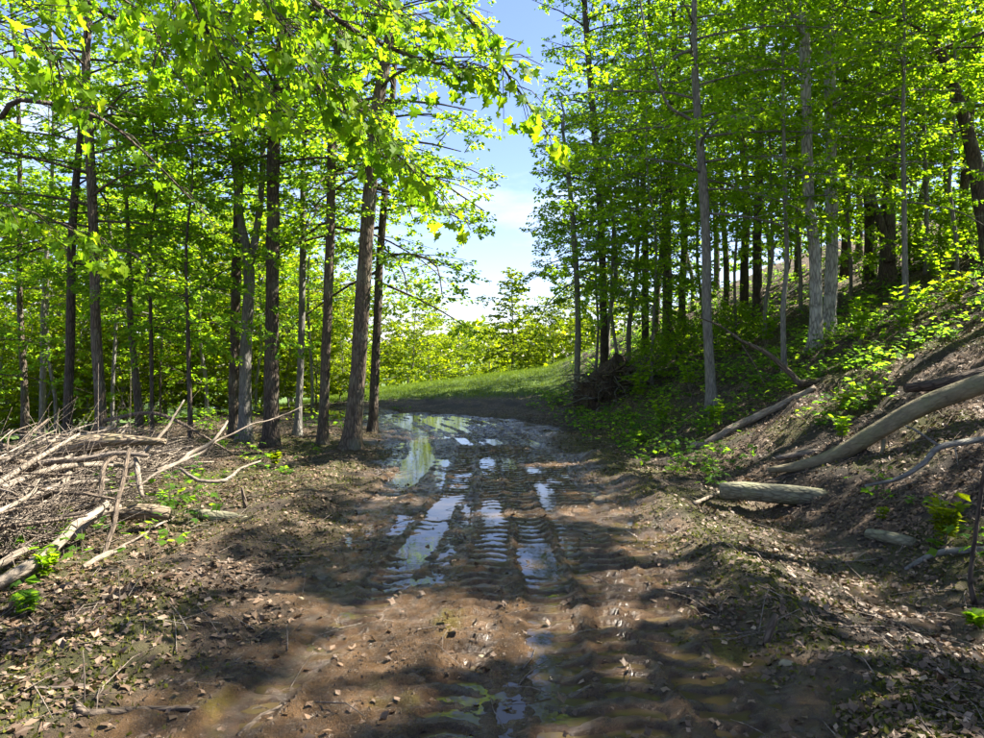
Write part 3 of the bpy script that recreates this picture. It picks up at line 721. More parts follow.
def plant_copy(proto, loc, rz, sc, label, cat='tree', group=None, used=set()):
    if proto.name not in KIDS: KIDS[proto.name] = children(proto)
    kids = KIDS[proto.name]
    if proto.name not in used:
        used.add(proto.name); r = proto
    else:
        r = proto.copy(); COL.objects.link(r)
        for ch in kids:
            c = ch.copy(); COL.objects.link(c); c.parent = r
    r.location = tuple(loc); r.rotation_euler = (0, 0, rz); r.scale = (sc, sc, sc)
    return tag(r, label, cat, group)
ridge = [proto_tree(101, BARK_DARK, LEAF, 14, 4.6, 26, lambda f: 2.6 - 1.0 * f, .13), proto_tree(102, BARK, LEAF_COOL, 13, 5.0, 24, lambda f: 2.4 - .9 * f, .11),
         proto_tree(103, BARK_GREY, LEAF, 12, 4.2, 24, lambda f: 2.4 - .9 * f, .09), proto_tree(104, BARK_DARK, LEAF, 15, 5.4, 24, lambda f: 2.8 - 1.0 * f, .15)]
ridge_list = [(629, 23, 2), (645, 24, 0), (657, 25, 1), (667, 22.5, 3), (682, 24, 0), (692, 27, 2), (726, 24, 1), (744, 22, 0), (769, 25, 2), (797, 24, 0), (845, 21, 3), (858, 23, 1), (868, 19, 0), (917, 19, 2), (946, 18.5, 2), (962, 16.8, 1), (608, 25, 2), (716, 30, 0)]
ordinals = ['first', 'second', 'third', 'fourth', 'fifth', 'sixth', 'seventh', 'eighth', 'ninth', 'tenth', 'eleventh', 'twelfth', 'thirteenth', 'fourteenth', 'fifteenth', 'sixteenth', 'seventeenth', 'eighteenth', 'nineteenth', 'twentieth', 'twenty-first', 'twenty-second', 'twenty-third']
tone = ['dark', 'brown', 'grey', 'thick dark']
for k, (px_, yy, kind) in enumerate(sorted(ridge_list)):
    x_ = (px_ - CX) / FPX * yy
    plant_copy(ridge[kind], (x_, yy, float(H(x_, yy))), k * 1.7, [1.0, .95, 1.0, .98, 1.05][k % 5], f'{tone[kind]} slender trunk on the ridge, {ordinals[k]} from the root pile rightwards', 'tree', 'slender trees along the ridge')
# --- low saplings that fill both woods at eye level
under = [proto_tree(401, BARK_DARK, LEAF, 5.6, .9, 24, lambda f: 1.9 * (1 - f) ** .6 + .3, .03, (9, 13), (.055, .095), elev=(.05, .6), name='sapling', bias=.05),
         proto_tree(402, BARK, LEAF_COOL, 6.6, 1.3, 26, lambda f: 2.0 * (1 - f) ** .6 + .3, .035, (9, 13), (.055, .095), elev=(-.05, .5), name='sapling'),
         proto_tree(403, BARK_GREY, LEAF, 8.5, 2.6, 28, lambda f: 2.2 * (1 - f) ** .5 + .4, .045, (9, 13), (.055, .095), elev=(-.05, .5), name='sapling', bias=.08)]
left_under = [(-8, 13, 1), (55, 17.5, 2), (112, 16, 2), (160, 17.5, 0), (206, 18.5, 2), (256, 20, 2), (312, 20.5, 2)]
right_under = [(596, 21, 2), (617, 20, 2), (652, 18.5, 2), (676, 19.5, 1), (702, 21, 2), (735, 18.5, 2), (765, 17, 2), (800, 18, 2), (850, 17.5, 2), (875, 20, 2), (925, 16, 2), (955, 14.5, 2), (985, 17, 2), (908, 18.5, 0), (938, 18, 1), (968, 17.5, 0), (1000, 17, 1), (785, 22, 0), (820, 23, 0), (842, 24, 1), (868, 22.5, 0)]
for k, (px_, yy, kind) in enumerate(left_under):
    x_ = (px_ - CX) / FPX * yy
    plant_copy(under[kind], (x_, yy, float(H(x_, yy))), k * 2.3, [1.0, 1.1, .92][k % 3], f'slim leafy sapling in the left wood, {ordinals[k]} from the left edge', 'sapling', 'saplings of the left wood')
for k, (px_, yy, kind) in enumerate(right_under):
    x_ = (px_ - CX) / FPX * yy
    plant_copy(under[kind], (x_, yy, float(H(x_, yy))), k * 1.9, [1.0, 1.12, .95][k % 3], f'slim leafy sapling on the bank, {ordinals[k]} from the root pile rightwards', 'sapling', 'saplings of the bank')
# --- trees of the same wood right of the camera, whose canopy shades the near track
for k, (x_, y_, sd) in enumerate([(7.2, 4.4, 201), (8.6, 7.2, 202), (6.8, 1.4, 203), (11.4, 10.2, 204), (11.0, 3.6, 205), (8.0, 10.4, 206), (9.6, 5.4, 208)]):
    rng = np.random.default_rng(sd)
    z = float(H(x_, y_)); hgt = 11.5 + k % 3
    root = empty('maple_tree', (x_, y_, z), f'tall maple on the bank beside the camera, {ordinals[k]} outside the right of the view', 'tree', 'shade trees beside the camera')
    p = np.array([(x_, y_, z - .1), (x_ + .1, y_, z + 4), (x_ - .1, y_ + .15, z + 8), (x_, y_, z + hgt)]); path, rad = smooth_path(p, [.16, .13, .1, .03], .4)
    mb = MB(); tube(mb, path, flare(path, rad), 10, 0, .08, sd)
    prims = primaries(rng, path, rad, z + 3.6, z + hgt * .97, 46, lambda f: 3.6 - 1.4 * f, (.0, .7))
    for pts, q in prims: tube(mb, pts, np.linspace(q, q * .25, len(pts)), 4)
    mb.build('trunk', BARK, root, (x_, y_, z))
    def inview(P): return ~((P[:, 1] > .5) & (np.abs(P[:, 0] / P[:, 1]) < .50) & (P[:, 1] < 6))
    c = grow_crown(rng, prims, sec_sp=.30, size=(.10, .15), shape='kite', nleaf=(4, 7), keep=lambda P: sunny(P) & inview(P)).build('crown', [LEAF, BARK], root, (x_, y_, z), smooth=False)
    c['kind'] = 'stuff'

# --- sunlit shrubs and trees beyond the clearing
bush = [proto_tree(301, BARK_GREY, LEAF_YELLOW, 6.5, .5, 40, lambda f: 2.5 * (1 - f) ** .6 + .5, .06, (7, 11), (.09, .15), 'kite', elev=(.2, 1.0), sec_sp=.36, name='leafy_tree', flat=.7),
        proto_tree(302, BARK_GREY, LEAF_YELLOW, 5.5, .3, 40, lambda f: 2.2 * (1 - f) ** .5 + .5, .05, (7, 11), (.09, .15), 'kite', elev=(.3, 1.1), sec_sp=.36, name='leafy_tree', flat=.7),
        proto_tree(303, BARK_GREY, LEAF, 8.5, .8, 44, lambda f: 2.6 * (1 - f) ** .6 + .5, .08, (7, 11), (.09, .15), 'kite', elev=(.1, .9), sec_sp=.36, name='leafy_tree', flat=.7),
        proto_tree(304, BARK, LEAF_YELLOW, 9.5, 1.2, 64, lambda f: 3.0 * (1 - f) + .4, .09, (6, 9), (.14, .21), 'kite', elev=(.1, .6), sec_sp=.36, name='leafy_tree', flat=.6)]
beyond = [(-20, 20, 2, .8), (25, 24, 0, 1.05), (62, 21, 1, 1.0), (95, 25, 0, 1.1), (140, 22, 1, 1.1), (165, 27, 2, 1.0), (205, 24, 1, 1.1), (232, 29, 0, 1.15), (262, 26, 1, 1.1), (292, 38, 0, 1.1), (318, 34, 1, 1.05), (348, 40, 0, .95), (378, 36, 1, .85),
          (408, 38, 0, .84), (432, 44, 0, .85), (462, 52, 0, .8), (512, 40, 3, .62), (488, 50, 1, .75), (530, 45, 1, .68), (552, 42, 1, .72), (575, 46, 0, .85), (598, 40, 1, .9), (620, 44, 0, .95)]
beyond += [(2, 18.5, 1, .55), (48, 18, 1, .5), (88, 19, 1, .6), (118, 18.5, 1, .55), (175, 20, 1, .6), (218, 20.5, 1, .55), (250, 21.5, 1, .6), (288, 22.5, 1, .6), (316, 23.5, 1, .6), (340, 25, 1, .6)]
beyond += [(-10, 36, 2, 1.45), (45, 34, 2, 1.35), (100, 38, 2, 1.5), (150, 35, 2, 1.35), (198, 39, 2, 1.45), (245, 37, 2, 1.35), (290, 42, 2, 1.3), (332, 43, 2, 1.2), (665, 44, 2, 1.2), (790, 42, 2, 1.3), (905, 36, 2, 1.2)]
blab = ['at the far left edge', 'behind the thin left-edge trunks', 'behind the crooked tree', 'behind the rotten log', 'behind the leaning sapling', 'left of the forked tree', 'behind the forked tree', 'behind the dark rough tree', 'right of the dark rough tree', 'behind the thin pale tree', 'behind the slender straight tree', 'behind the thick leaning tree',
        'just right of the leaning trees', 'rounded and broad over the lit grass', 'low, right of the rounded one', 'low and distant in the middle', 'tall and airy above the grass', 'low, beside the tall airy tree', 'low, right of the tall airy tree', 'above the right end of the grass', 'behind the slim lone tree', 'left behind the root pile', 'right behind the root pile'] + [f'{o} of the low front row from left' for o in ordinals[:10]] + [f'{o} of the tall back row from left' for o in ordinals[:11]]
for k, ((px_, yy, kind, sc), lb) in enumerate(zip(beyond, blab)):
    x_ = (px_ - CX) / FPX * yy
    plant_copy(bush[kind], (x_, yy, float(H(x_, yy)) - .05), k * 2.1, sc, f'sunlit yellow-green tree beyond the clearing, {lb}', 'tree', 'sunlit trees beyond the clearing')
# --- far wood, one mass
rng = np.random.default_rng(77)
mb = MB()
n = 15000
fx = rng.uniform(-75, 60, n); fy = 66 + rng.uniform(0, 14, n) + 6 * vnoise(fx * .1, fx * 0, 5)
top = 1.2 + 5.5 * fbm(fx * .16, fx * 0 + 2, 91, 3)
fz = -1.9 + rng.uniform(0, 1, n) ** .7 * (top + 1.6)
leaves(mb, np.stack([fx, fy, fz], -1), unit(rng.normal(0, 1, (n, 3))), unit(np.array([0.3, -.6, .8]) + rng.normal(0, .6, (n, 3))), rng.uniform(.5, 1.0, n), rng.uniform(0, 1, n), 0, 'lobed')
tag(mb.build('far_wood', [LEAF_YELLOW], smooth=False), 'distant sunlit edge of woodland beyond the clearing', 'woodland', kind='stuff')
#@@PART2
# ------------------------------------------------------------------ overhanging maple whose boughs hang into the top of the view
MAPLE_OUT = np.array([(0, 0), (.10, -.03), (.16, -.20), (.02, -.42), (.22, -.40), (.30, -.56), (.42, -.40), (.48, -.24), (.62, -.36), (.72, -.30), (.68, -.12), (1.0, 0), (.68, .12), (.72, .30), (.62, .36), (.48, .24), (.42, .40), (.30, .56), (.22, .40), (.02, .42), (.16, .20), (.10, .03)])
def maple_leaf_mesh(k):
    rng = np.random.default_rng(900 + k)
    o = MAPLE_OUT * (1 + rng.normal(0, .05, MAPLE_OUT.shape))
    fold, curl = [.18, -.05, .3, .1, .42, .6, .25, -.15, .5][k], [.25, .12, .4, -.1, .55, .3, .8, .2, -.25][k]
    def lift(p): return np.c_[p[:, 0], p[:, 1], fold * np.abs(p[:, 1]) - curl * p[:, 0] ** 2]
    ring = lift(o); mid = lift(np.array([(.18, 0), (.42, 0), (.68, 0)]))
    v = np.vstack([ring, mid]); n = len(o); c0, c1, c2 = n, n + 1, n + 2
    f = []
    for i in range(n):
        j = (i + 1) % n
        c = c0 if o[i, 0] < .26 else c1 if o[i, 0] < .55 else c2
        f.append((c, i, j))
        cj = c0 if o[j, 0] < .26 else c1 if o[j, 0] < .55 else c2
        if cj != c: f.append((c, j, cj))
    mb = MB(); mb.add(v, np.array(f), 0, np.full(len(f), [.45, .6, .2, .8, .32, .1, .95, .5, .7][k]))
    t = np.array([(0, 0, 0), (-.3, .02, .12), (-.55, 0, .3)]); tube(mb, t, .009, 3, 0)
    return mb.mesh('leaf', [LEAF], smooth=False)
LEAFM = [maple_leaf_mesh(k) for k in range(9)]
from mathutils import Matrix
def place_leaf(parent, origin, P, D, N, size, k):
    D = unit(D); W = unit(np.cross(N, D)); N = np.cross(D, W)
    o = bpy.data.objects.new('leaf', LEAFM[k]); COL.objects.link(o); o.parent = parent
    q = P - origin
    m = Matrix(((D[0], W[0], N[0], q[0]), (D[1], W[1], N[1], q[1]), (D[2], W[2], N[2], q[2]), (0, 0, 0, 1)))
    o.matrix_local = m @ Matrix.Scale(size, 4)
    return o
MT = np.array([-3.0, .4, 0.0]); MT[2] = float(H(MT[0], MT[1]))
over = empty('maple_tree', MT, 'overhanging maple whose large-leaved boughs hang into the top left', 'tree')
mb = MB(); tp, tr = smooth_path([MT - [0, 0, .1], MT + [.05, 0, 2.5], MT + [.1, .1, 5.0], MT + [0, .2, 8.5]], [.15, .12, .1, .04], .25)
tube(mb, tp, flare(tp, tr), 14, 0, .08, 5); mb.build('trunk', BARK, over, MT)
BOUGHS = [  # start height on the trunk, points (pixel x, pixel y, depth), radius, leaves
    (4.6, [(240, -70, 4.0), (330, 14, 4.3), (400, 52, 4.5), (450, 66, 4.6), (492, 72, 4.7)], .016, 130),
    (4.6, [(380, -60, 4.4), (470, 20, 4.5), (510, 78, 4.6), (532, 110, 4.6), (552, 140, 4.6)], .010, 80),
    (4.9, [(150, -60, 3.6), (190, 0, 3.7), (222, 58, 3.8), (250, 96, 3.9)], .009, 110),
    (5.0, [(230, -40, 3.9), (262, 0, 4.0), (320, 72, 4.2), (372, 128, 4.4), (428, 186, 4.5)], .011, 150),
    (4.4, [(40, -50, 4.4), (85, 0, 4.5), (130, 25, 4.6), (180, 40, 4.7), (235, 62, 4.9)], .018, 90),
    (4.2, [(-30, 105, 4.6), (20, 100, 4.7), (95, 116, 4.9), (150, 158, 5.1), (212, 222, 5.4)], .016, 14),
    (4.3, [(-60, 10, 3.4), (-10, 20, 3.5), (30, 30, 3.6), (60, 62, 3.7)], .008, 50),
    (4.0, [(-60, 190, 4.2), (-10, 200, 4.3), (40, 215, 4.4), (90, 235, 4.5)], .008, 50),
    (5.2, [(300, -60, 4.2), (350, -10, 4.4), (400, 15, 4.6), (440, 30, 4.8)], .009, 70),
    (5.0, [(60, -60, 4.0), (110, -10, 4.2), (150, 20, 4.4), (175, 75, 4.6)], .008, 60),
    (4.8, [(250, -30, 4.6), (300, 60, 4.9), (340, 110, 5.0), (390, 150, 5.1), (420, 175, 5.2)], .008, 90)]
rng = np.random.default_rng(55)
n_leaf = 0; far_leaves = []
n_leaf_share = [3 * int(b[3] * 300 / sum(q[3] for q in BOUGHS)) for b in BOUGHS]
for bk, (z0, pts, r0, nl) in enumerate(BOUGHS):
    st = MT + [.08, .1, z0]
    w = np.array([st, (st + at(*pts[0])) / 2 + [0, 0, .25]] + [at(*p) for p in pts])
    path, rad = smooth_path(w, np.linspace(r0 * 1.7, r0 * .28, len(w)), .06)
    mb = MB(); tube(mb, path, rad, 7, 0, .06, bk)
    bough = bpy.data.objects.new('bough', None); COL.objects.link(bough); bough.parent = over
    seg = np.r_[0, np.cumsum(np.linalg.norm(np.diff(path, axis=0), axis=1))]
    s_vis = seg[-1] - np.linalg.norm(np.diff(w[2:], axis=0), axis=1).sum()
    todo = []
    while len(todo) < nl * 1.6:
        s = rng.uniform(s_vis, seg[-1]) if bk != 5 else rng.uniform(seg[-1] * .8, seg[-1])
        p = np.array([np.interp(s, seg, path[:, a]) for a in range(3)])
        tg = unit(np.array([np.interp(s + .05, seg, path[:, a]) - np.interp(s - .05, seg, path[:, a]) for a in range(3)]) + 1e-6)
        sd = unit(np.cross(tg, UP)) * rng.choice([-1, 1])
        d = unit(tg * rng.uniform(.3, .9) + sd * rng.uniform(.3, 1) + UP * rng.uniform(-.35, .2))
        L = rng.uniform(.10, .42)
        mid = p + d * L * .5 + UP * .015; end = p + d * L - UP * L * .15
        tube(mb, [p, mid, end], [.0035, .0028, .002], 4, 0)
        for q in range(rng.integers(2, 6)):
            f = rng.uniform(.45, 1.05)
            a = p + (end - p) * f
            ld = unit(d * .5 + unit(np.cross(d, UP)) * rng.normal(0, .8) + UP * rng.uniform(-1.1, -.1))
            a2 = a + ld * .04 - UP * .01
            todo.append((a2, ld, unit(UP + rng.normal(0, .45, 3)), rng.uniform(.045, .10)))
    mb2 = mb.build('branch', BARK_DARK, bough, MT)
    vis = []
    for (a2, ld, ln, sz) in todo:
        if n_leaf < 300 and len(vis) * 3 < n_leaf_share[bk]:
            vis.append(1); place_leaf(bough, MT, a2, ld, ln, sz, int(rng.integers(9))); n_leaf += 1
        else:
            far_leaves.append((a2, ld, ln, sz, int(rng.integers(9))))
mb = MB()
LV = []
for me in LEAFM:
    v = np.zeros(len(me.vertices) * 3); me.vertices.foreach_get('co', v); f = np.zeros(len(me.polygons) * 3, np.int32); me.polygons.foreach_get('vertices', f); LV.append((v.reshape(-1, 3), f.reshape(-1, 3)))
for (a2, ld, ln, sz, k) in far_leaves:
    D = unit(ld); W = unit(np.cross(ln, D)); N = np.cross(D, W); v, f = LV[k]
    mb.add(a2 + sz * (v[:, :1] * D + v[:, 1:2] * W + v[:, 2:3] * N), f, 0, np.full(len(f), np.clip(rng.normal(.45, .28), 0, 1)))
c = mb.build('leaf_mass', [LEAF], over, MT, smooth=False); c['kind'] = 'stuff'
crp = primaries(rng, tp, tr, 5.0, 8.3, 16, lambda f: 2.0 - .8 * f, (.1, .8))
def above_view(P): return ~((P[:, 1] > .3) & (P[:, 2] < 1.55 + .62 * P[:, 1] + .3)) & sunny(P)
c = grow_crown(rng, crp, size=(.08, .12), keep=above_view).build('crown', [LEAF, BARK], over, MT, smooth=False); c['kind'] = 'stuff'

# ------------------------------------------------------------------ fallen logs and branches
def stick(name, label, cat, pts, rad, mat, group=None, sides=9, rough=.1, forks=(), step=.07, seed=0, parent=None, jag=0.0):
    """pts: (pixel x, pixel y, depth), depth None = on the ground; rad in metres"""
    w = np.array([at(*p) if p[2] is not None else ground(p[0], p[1], (rad[0] if np.ndim(rad) else rad) * .6) for p in pts])
    path, r = smooth_path(w, rad, step)
    if jag: path = path + jag * np.stack([vnoise(np.arange(len(path)) * .35, np.full(len(path), k + seed), 200 + seed) - .5 for k in range(3)], -1)
    ax = Vector(tuple(path[-1] - path[0])).to_track_quat('Z', 'Y'); Rm = np.array(ax.to_matrix())
    def loc(p_): return (p_ - path[0]) @ Rm
    mb = MB(); tube(mb, loc(path), r, sides, 0, rough, seed + 1, blunt=.05)
    o = mb.build(name, mat); o.location = path[0]; o.rotation_euler = ax.to_euler(); tag(o, label, cat, group)
    for fk in forks:
        fw = np.array([at(*p) for p in fk[0]]); fp, fr = smooth_path(fw, fk[1], step)
        m2 = MB(); tube(m2, loc(fp), fr, 6, 0, rough, seed + 2); m2.build('side_branch', mat, o)
    return o
B0 = ground(782, 478)
dB = B0[1]
stick('fallen_trunk', 'long smooth grey-green fallen trunk slanting down the bank from the right edge', 'log', [(768, 470, dB + .1), (800, 466, dB), (835, 456, dB - .1), (880, 430, dB - .35), (930, 403, dB - .6), (1010, 374, dB - .9)], [.03, .065, .086, .093, .098, .104], BARK_GREEN, sides=16, rough=.12, step=.1, seed=3,
      forks=[([(884, 440, dB - .4), (880, 458, dB - .5), (862, 476, dB - .55), (832, 490, dB - .6), (800, 503, dB - .65), (764, 513, dB - .7)], [.022, .018, .017, .015, .012, .007])])
stick('split_slab', 'grey split slab of wood lying along the base of the fallen trunk', 'log', [(776, 458, dB + .35), (810, 452, dB + .35), (845, 446, dB + .3)], [.03, .045, .02], DEADWOOD, seed=9, rough=.3)
SL = ground(722, 500); SR_ = ground(836, 508)
stick('short_log', 'short thick mossy cut log lying below the fallen trunk', 'log', [(720, 490, SL[1] - .25), (745, 491, SL[1] - .3), (790, 495, SL[1] - .4), (838, 500, SL[1] - .5)], [.085, .105, .112, .10], MOSSY, sides=18, rough=.2, step=.06, seed=4)
stick('broken_stick', 'short pale broken stick beside the left end of the short log', 'branch', [(694, 505, None), (722, 493, None)], [.02, .015], DEADWOOD_PALE, seed=5)
stick('pale_log', 'pale barkless log lying on the leafy slope left of the fallen trunk', 'log', [(693, 450, None), (725, 436, None), (765, 417, None), (815, 391, None)], [.065, .065, .055, .04], DEADWOOD_PALE, sides=12, rough=.14, seed=6, jag=.05)
d1 = ground(800, 392)[1]
stick('arched_branch', 'bare dark branch arching down the bank to the dark log', 'branch', [(742, 341, d1 + .5), (765, 352, d1 + .3), (785, 368, d1 + .1), (800, 384, d1)], [.025, .035, .045, .05], BARK, seed=7, forks=[([(742, 341, d1 + .5), (720, 326, d1 + .8), (700, 318, d1 + 1)], [.022, .015, .008]), ([(742, 345, d1 + .5), (755, 365, d1 + .3), (765, 385, d1 + .2)], [.015, .01, .006])])
stick('dark_log', 'dark forked log lying across the slope behind the fallen trunk', 'log', [(798, 384, d1), (825, 381, d1), (855, 378, d1), (880, 384, d1)], [.06, .065, .075, .06], BARK_DARK, sides=10, seed=8, rough=.15, forks=[([(806, 391, d1 - .1), (835, 390, d1 - .1), (872, 388, d1 - .1)], [.04, .05, .05])])
d2 = ground(940, 392)[1]
stick('dark_log', 'dark log at the right edge behind the upper end of the fallen trunk', 'log', [(905, 388, d2), (940, 384, d2), (965, 378, d2 - .1), (1000, 369, d2 - .2)], [.05, .07, .075, .07], BARK_DARK, sides=10, seed=10, rough=.15)
d3 = ground(930, 470)[1]
stick('grey_branch', 'grey dead branch bending over the litter below the fallen trunk', 'branch', [(865, 486, d3 - .3), (900, 478, d3 - .3), (925, 462, d3 - .3), (940, 447, d3 - .25), (990, 438, d3 - .2)], [.012, .02, .025, .028, .03], BARK_GREY, seed=12, forks=[([(940, 447, d3 - .25), (915, 430, d3 - .2), (905, 426, d3 - .2)], [.014, .01, .005]), ([(955, 447, d3 - .25), (958, 465, d3 - .3)], [.008, .004])])
d4 = ground(900, 548)[1]
stick('log_chunk', 'small mossy log chunk beside the dark wet hollow', 'log', [(868, 538, None), (890, 541, None), (914, 548, None)], [.045, .05, .045], MOSSY, seed=13, rough=.15)
stick('curved_branch', 'curved grey branch near the right edge on the leaf litter', 'branch', [(905, 572, None), (925, 562, None), (945, 556, None), (1000, 552, None)], [.012, .02, .025, .028], BARK_GREY, seed=14)
stick('thin_pale_twig', 'thin pale twig crossing the dark hollow', 'twig', [(830, 565, None), (880, 562, None), (900, 552, None), (905, 535, None)], [.005, .006, .005, .003], DEADWOOD, seed=15, sides=5)
d5 = ground(975, 606)[1]
stick('dead_sapling', 'thin dead dark sapling standing at the right edge', 'sapling', [(976, 606, d5), (970, 580, d5), (975, 540, d5), (983, 480, d5), (1000, 400, d5 - .1)], [.022, .017, .015, .014, .011], BARK_DARK, seed=16)
stick('broken_stub', 'short broken stake sticking out of the mossy verge right of the track', 'stump', [(766, 645, ground(767, 646)[1]), (771, 628, ground(767, 646)[1]), (776, 614, ground(767, 646)[1])], [.022, .02, .012], DEADWOOD_DARK, seed=17, rough=.25)
stick('verge_stick', 'thin stick leaning across the mossy verge beside the tan stone', 'twig', [(744, 682, None), (775, 668, None), (806, 650, None)], [.004, .005, .003], DEADWOOD, seed=18, sides=5)
# foreground left
stick('bent_branch', 'dark bent branch lying in the foreground at the bottom left', 'branch', [(78, 712, None), (86, 720, None), (110, 718, None), (150, 712, None), (200, 712, None)], [.02, .02, .017, .014, .008], DEADWOOD_DARK, seed=19, jag=.02)
stick('long_twig', 'long bowed twig running in from the left edge in the foreground', 'twig', [(-10, 693, None), (40, 691, None), (86, 690, None), (115, 682, None), (150, 689, None), (178, 691, None)], [.006, .008, .009, .008, .007, .005], DEADWOOD, seed=20, sides=6)
stick('long_twig', 'straight brown twig pointing up right in the foreground', 'twig', [(176, 692, None), (195, 682, None), (225, 672, None), (258, 659, None)], [.007, .008, .007, .004], DEADWOOD, seed=21, sides=6)
stick('long_twig', 'thin grey twig below the straight brown twig', 'twig', [(142, 693, None), (175, 698, None), (200, 697, None), (210, 702, None)], [.004, .005, .005, .003], DEADWOOD_DARK, seed=22, sides=6)
stick('long_twig', 'stick lying at the bottom edge on the left side of the track', 'twig', [(238, 740, None), (262, 722, None), (300, 702, None)], [.011, .011, .008], DEADWOOD_DARK, seed=23, sides=7)
for (a, b, c_, d_, lb) in [(84, 712, 83, 650, 'thin dry upright stalk above the bent foreground branch'), (119, 612, 118, 571, 'short dry upright stalk below the brush pile')]:
    g = ground(a, b); stick('dry_stalk', lb, 'stalk', [(a, b, g[1]), ((a + c_) / 2 + 1, (b + d_) / 2, g[1]), (c_, d_, g[1])], [.004, .0035, .002], DEADWOOD, seed=24, sides=5)

# ------------------------------------------------------------------ the brush pile on the left
stick('rotten_log', 'big fissured rotten log arching over the top of the brush pile', 'log', [(-50, 512, 7.3), (10, 478, 7.35), (60, 452, 7.35), (100, 442, 7.3), (135, 441, 7.25), (165, 442, 7.2)], [.11, .13, .115, .085, .06, .03], ROTTEN, sides=16, rough=.22, seed=31)
PILE = [
    ('long pale pole lying along the foot of the brush pile', [(-12, 588, 4.75), (35, 562, 5.0), (62, 540, 5.35), (85, 520, 5.75), (108, 502, 6.1)], [.05, .05, .045, .04, .03], DEADWOOD_PALE),
    ('long grey pole resting level below the rotten log', [(-20, 474, 6.7), (40, 464, 6.75), (90, 457, 6.8), (150, 453, 6.9)], [.045, .04, .035, .022], DEADWOOD),
    ('thin dark branch slanting across the front of the pile', [(0, 474, 6.3), (50, 491, 6.1), (85, 496, 6.0), (118, 498, 6.0)], [.012, .016, .014, .01], DEADWOOD_DARK),
    ('dark forked stick standing in front of the pile, right one', [(128, 450, 6.5), (122, 480, 6.25), (116, 515, 5.95), (101, 556, 5.65)], [.018, .022, .02, .018], DEADWOOD_DARK),
    ('dark crooked stick in front of the pile, left one', [(120, 456, 6.6), (104, 466, 6.45), (98, 490, 6.2), (88, 510, 6.1)], [.018, .022, .02, .02], DEADWOOD_DARK),
    ('short pale upright piece in the middle of the pile', [(135, 458, 6.9), (138, 475, 6.75), (141, 494, 6.5)], [.03, .03, .022], DEADWOOD_PALE),
    ('long pale branch rising up right out of the pile', [(126, 470, 7.0), (145, 452, 7.2), (168, 428, 7.5), (186, 402, 7.9)], [.026, .024, .02, .01], DEADWOOD_PALE),
    ('pale crooked branch reaching right from the pile', [(158, 470, 7.0), (190, 455, 7.5), (212, 443, 7.8), (226, 421, 8.1)], [.02, .022, .018, .012], DEADWOOD_PALE),
    ('pale curved branch hooking up at the right end of the pile', [(178, 470, 7.0), (198, 482, 6.9), (226, 481, 7.0), (242, 468, 7.2), (260, 461, 7.4)], [.014, .018, .018, .014, .008], DEADWOOD_PALE),
    ('thick brown log chunk at the foot of the pile', [(112, 514, 6.5), (140, 513, 6.5), (170, 515, 6.5)], [.07, .085, .07], ROTTEN),
    ('pale slab leaning under the grey pole', [(52, 512, 6.3), (60, 490, 6.5), (68, 466, 6.8)], [.055, .05, .04], DEADWOOD_PALE),
    ('pale slab at the far left of the pile', [(12, 512, 6.0), (26, 500, 6.2), (40, 488, 6.5)], [.05, .05, .035], DEADWOOD_PALE),
    ('pale split board lying under the dark forked sticks', [(72, 535, 5.8), (95, 518, 6.1), (118, 505, 6.3)], [.03, .04, .03], DEADWOOD_PALE),
    ('brown stick at the left edge low in the pile', [(-10, 535, 5.6), (25, 512, 6.0), (48, 500, 6.2)], [.025, .025, .02], DEADWOOD),
    ('pale stick end at the left edge under the long pole', [(-10, 566, 5.1), (15, 552, 5.3), (30, 545, 5.5)], [.035, .035, .03], DEADWOOD_PALE),
    ('grey branch lying level through the middle of the pile', [(-10, 508, 6.3), (40, 518, 6.1), (75, 515, 6.1), (110, 508, 6.2)], [.03, .028, .024, .018], DEADWOOD),
    ('long thin branch rising far right toward the track', [(140, 485, 6.6), (200, 452, 7.6), (250, 425, 8.4), (300, 408, 9.0)], [.012, .012, .009, .005], DEADWOOD),
    ('pale stripped bark slab lying flat before the pile', [(82, 572, None), (100, 562, None), (124, 549, None)], [.018, .025, .018], DEADWOOD_PALE),
    ('thin stick lying before the pile pointing at the track', [(100, 560, None), (150, 532, None), (180, 514, None)], [.008, .010, .006], DEADWOOD),
]
for k, (lb, pts, rd, mt) in enumerate(PILE):
    stick('dead_branch', lb, 'branch', pts, np.array(rd) * (.8 if rd[0] > .02 else 1.0), mt, 'branches of the brush pile', seed=40 + k, jag=.05, sides=8, rough=.14, step=.09)
mg = ground(210, 520)[1]
stick('mossy_root', 'mossy rotten branch with a split end lying right of the pile', 'log', [(192, 512, mg), (212, 517, mg - .05), (240, 521, mg - .1), (284, 529, mg - .2)], [.03, .05, .055, .02], MOSSY, seed=60, rough=.3)
sg = ground(246, 508)
stick('short_stub', 'short dark stub standing on the moss right of the pile', 'stump', [(246, 509, sg[1]), (244, 498, sg[1]), (242, 487, sg[1])], [.025, .02, .014], DEADWOOD_DARK, seed=61)
rng = np.random.default_rng(321)
